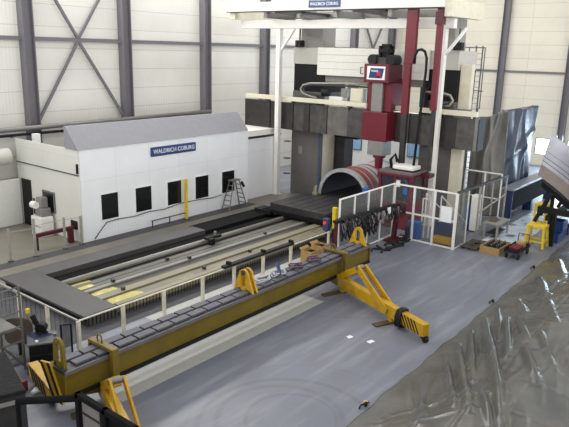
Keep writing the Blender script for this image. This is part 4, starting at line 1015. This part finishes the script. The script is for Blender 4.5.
t = thing('covered_machine', (6.1, 13, 0), 'dark crinkle-covered machine block at the left edge of the floor', 'machine')
MB().prism([(6.30,12.27,0),(6.92,14.32,0),(4.2,15.2,0),(3.4,13.2,0)], (0,0,1.42)).build('body', mat('machine_dark', (56,55,56), rough=.7, spec=.25), t)
MB().prism([(6.31,12.24,1.42),(6.94,14.34,1.42),(4.2,15.24,1.42),(3.4,13.16,1.42)], (0,0,.1)).build('cover', M_DKTEXT, t, bevel=.03)
MB().bar((6.3,12.2,1.3),(5.0,12.65,1.3),.03,.1).build('trim_strip', M_GREYP, t)
# scaffold tower
M_SCAF = mat('dull_scaffold_tube', (116,115,112), rough=.5, metal=.3)
t = thing('scaffold_tower', (7.6, 16.2, 0), 'aluminium scaffold tower with pale platforms at the left edge', 'scaffold')
X0, X1, Y0, Y1 = 7.35, 8.15, 15.75, 17.0
for x in (X0, X1):
    for y in (Y0, Y1): MB().tube([(x,y,0),(x,y,2.55)], .035, 8).build('upright', M_SCAF, t)
for y in (Y0, Y1):
    for z in (.45, .9, 1.35, 1.8, 2.25, 2.5): MB().tube([(X0,y,z),(X1,y,z)], .026, 6).build('rung', M_SCAF, t)
for z in (.3, 1.2, 2.3):
    for x in (X0, X1): MB().tube([(x,Y0,z),(x,Y1,z)], .026, 6).build('rung', M_SCAF, t)
MB().tube([(X0,Y0,1.2),(X1,Y0,.1)], .028, 6).build('diagonal', M_SCAF, t)
MB().box(X0, X1-.05, Y0+.1, Y1-.1, 1.22, 1.27).build('platform', M_SCAF, t)
t = thing('tool_cart', (8.65, 15.75, 0), 'dark tool cart with a scuffed grey top behind the beam end', 'tool cart')
MB().prism([(8.2,15.55,.12),(8.82,15.2,.12),(9.2,15.8,.12),(8.68,16.4,.12)], (0,0,.64)).build('body', M_BLACK, t)
MB().prism([(8.15,15.55,.76),(8.85,15.15,.76),(9.24,15.8,.76),(8.67,16.5,.76)], (0,0,.05)).build('top', M_PAD, t, bevel=.01)
for x, y in ((8.35,15.6),(8.78,15.35),(8.68,16.2),(9.02,15.8)): MB().tube([(x-.03,y,.06),(x+.03,y,.06)], .06, 10).build('wheel', M_RUBBER, t)
MB().bar((8.22,15.53,.45),(8.8,15.2,.45),.02,.02).build('drawer_edge', M_DARKST, t)
v = thing('angle_grinder', (8.85, 16.0, .81), 'chunky black power tool on the grey top of the tool cart', 'power tool')
MB().tube([(8.75,15.85,1.0),(8.95,16.0,1.02)], [.17,.13], 10).build('body', M_BLACK, v)
MB().tube([(8.82,16.1,1.0),(8.72,16.2,1.35)], .08, 8).build('handle', M_BLACK, v)
MB().box(8.7, 8.95, 15.8, 16.05, .81, .9).build('base', M_RUBBER, v)
tag(MB().grid(lambda a, b_: (8.5+.5*a, 15.75+.45*b_-.12*a, .815+.04*abs(math.sin(a*9)*math.sin(b_*7))), 14, 10).build('rag', mat('blue_rag', (46,54,88), rough=.8), base=(8.7,15.9,.815), smooth=True), 'crumpled blue rag under the black power tool on the cart', 'rag')
tag(MB().box(8.4, 8.48, 15.5, 15.58, .81, .86).build('metal_block', M_PAPER, base=(8.45,15.5,.81), bevel=.01), 'small white block on the near corner of the tool cart', 'block')
tag(MB().box(8.98, 9.06, 15.52, 15.6, .81, .88).build('metal_block', M_ALU, base=(9,15.5,.81), bevel=.01), 'small bright block on the tool cart next to the mesh screen', 'block')
g = thing('mesh_screen', (9.1, 15.1, 0), 'free-standing black mesh screen beside the tool cart', 'screen')
fr = MB().bar((8.88,14.98,0),(8.88,14.98,1.35),.04).bar((9.36,15.24,0),(9.36,15.24,1.15),.04).bar((8.88,14.98,1.35),(9.36,15.24,1.15),.04).bar((8.88,14.98,.1),(9.36,15.24,.1),.04)
fr.build('frame', M_BLACK, g)
ms = MB()
for k in range(1, 9):
    u = k/9; ms.bar((8.88+.48*u,14.98+.26*u,.1),(8.88+.48*u,14.98+.26*u,1.33-.2*u),.01)
ms.build('wire_mesh', M_DARKST, g)['kind'] = 'stuff'
t = thing('board', (8.4, 16.5, 0), 'tan rounded board leaning between the scaffold and the tool cart', 'board')
pr = []
for k in range(20):
    a = 2*PI*k/20; pr.append((8.45+.28*math.copysign(abs(math.cos(a))**.6,math.cos(a)), 16.55-.3*math.copysign(abs(math.cos(a))**.6,math.cos(a)), .82+.42*math.copysign(abs(math.sin(a))**.6,math.sin(a))))
MB().prism(pr, (.03,.03,.02)).build('panel', M_BEIGE, t)
MB().box(8.43, 8.5, 16.52, 16.6, 0, .45).build('stand', M_DARKST, t)
tag(MB().box(8.0, 8.3, 15.1, 15.4, 0, .3).build('green_box', M_GREEN, base=(8.15,15.2,0), bevel=.03), 'dark green plastic box on the floor under the tool cart front', 'box')
tag(MB().box(7.45, 7.62, 14.65, 14.85, 0, .3).build('red_can', mat('red_can', (120,40,38), rough=.4), base=(7.5,14.7,0), bevel=.02), 'small red can standing at the foot of the scaffold', 'can')
tag(MB().tube([(7.55,14.3,.1),(7.7,14.2,.14),(7.85,14.3,.1),(7.7,14.42,.09)], .06, 7, closed=True).build('rag_bundle', M_PAPER, base=(7.7,14.3,.04), smooth=True), 'white rag bundle on the floor beside the striped arm', 'rag')

# ------------------------------------------------------------------ light
W = bpy.data.worlds.new('world'); SC.world = W; W.use_nodes = True
nt = W.node_tree; bg = nt.nodes['Background']
tc = nt.nodes.new('ShaderNodeTexCoord'); sx = nt.nodes.new('ShaderNodeSeparateXYZ'); nt.links.new(tc.outputs['Generated'], sx.inputs[0])
rp = nt.nodes.new('ShaderNodeValToRGB')   # the rest of the bright hall: light walls round about, a dimmer roof
e = rp.color_ramp.elements; e[0].position = 0; e[0].color = (1.0,.99,.97,1); e[1].position = .6; e[1].color = (.26,.265,.28,1)
nt.links.new(sx.outputs['Z'], rp.inputs['Fac']); nt.links.new(rp.outputs['Color'], bg.inputs['Color']); bg.inputs['Strength'].default_value = 2.0
def area(name, loc, rot, sx, sy, power, col=(1,1,1)):
    l = bpy.data.lights.new(name, 'AREA'); l.shape = 'RECTANGLE'; l.size = sx; l.size_y = sy; l.energy = power; l.color = col
    o = bpy.data.objects.new(name, l); COL.objects.link(o); o.location = loc; o.rotation_euler = rot
    return o
area('rooflight', (26, 24, 19.5), (math.radians(-18),0,0), 46, 2.5, 1200, (1,.985,.95))
area('front_fill', (22, 3, 17), (math.radians(35),0,0), 40, 4, 1500, (1,.99,.96))  # added fill from the camera side, brightens the walls facing it
area('clerestory_daylight', (24, 30.3, 14.2), (math.radians(-62),0,0), 44, 1.8, 4200, (1,.99,.97))
area('rear_room_fill', (37, 21, 13), (0, math.radians(-25), 0), 3, 10, 500, (1,1,1))  # added fill, brightens the control room behind the portal
area('window_daylight', (WR-.4, 9.0, 1.9), (0, math.radians(90), 0), 1.6, 13, 2200, (.62,.8,1.0))

# ------------------------------------------------------------------ camera
yaw, pitch, roll, F = 6.70512409e-01, 2.54603431e-01, 2.54985005e-02, 628.02
fw = Vector((math.cos(yaw)*math.cos(pitch), math.sin(yaw)*math.cos(pitch), -math.sin(pitch)))
rt = Vector((math.sin(yaw), -math.cos(yaw), 0)); up = rt.cross(fw)
r2 = rt*math.cos(roll)+up*math.sin(roll); u2 = -rt*math.sin(roll)+up*math.cos(roll)
cam = bpy.data.cameras.new('camera'); cam.sensor_width = 36; cam.lens = F*36/569; cam.clip_end = 300; cam.clip_start = .1
co = bpy.data.objects.new('camera', cam); COL.objects.link(co)
co.matrix_world = Matrix(((r2.x,u2.x,-fw.x,0),(r2.y,u2.y,-fw.y,0),(r2.z,u2.z,-fw.z,9.0),(0,0,0,1)))
SC.camera = co
SC.view_settings.view_transform = 'Standard'; SC.view_settings.look = 'None'; SC.view_settings.exposure = 0.0; SC.view_settings.gamma = 1.0
SC.view_settings.use_curve_mapping = False
for o in COL.objects:
    if '_o' in o: del o['_o']
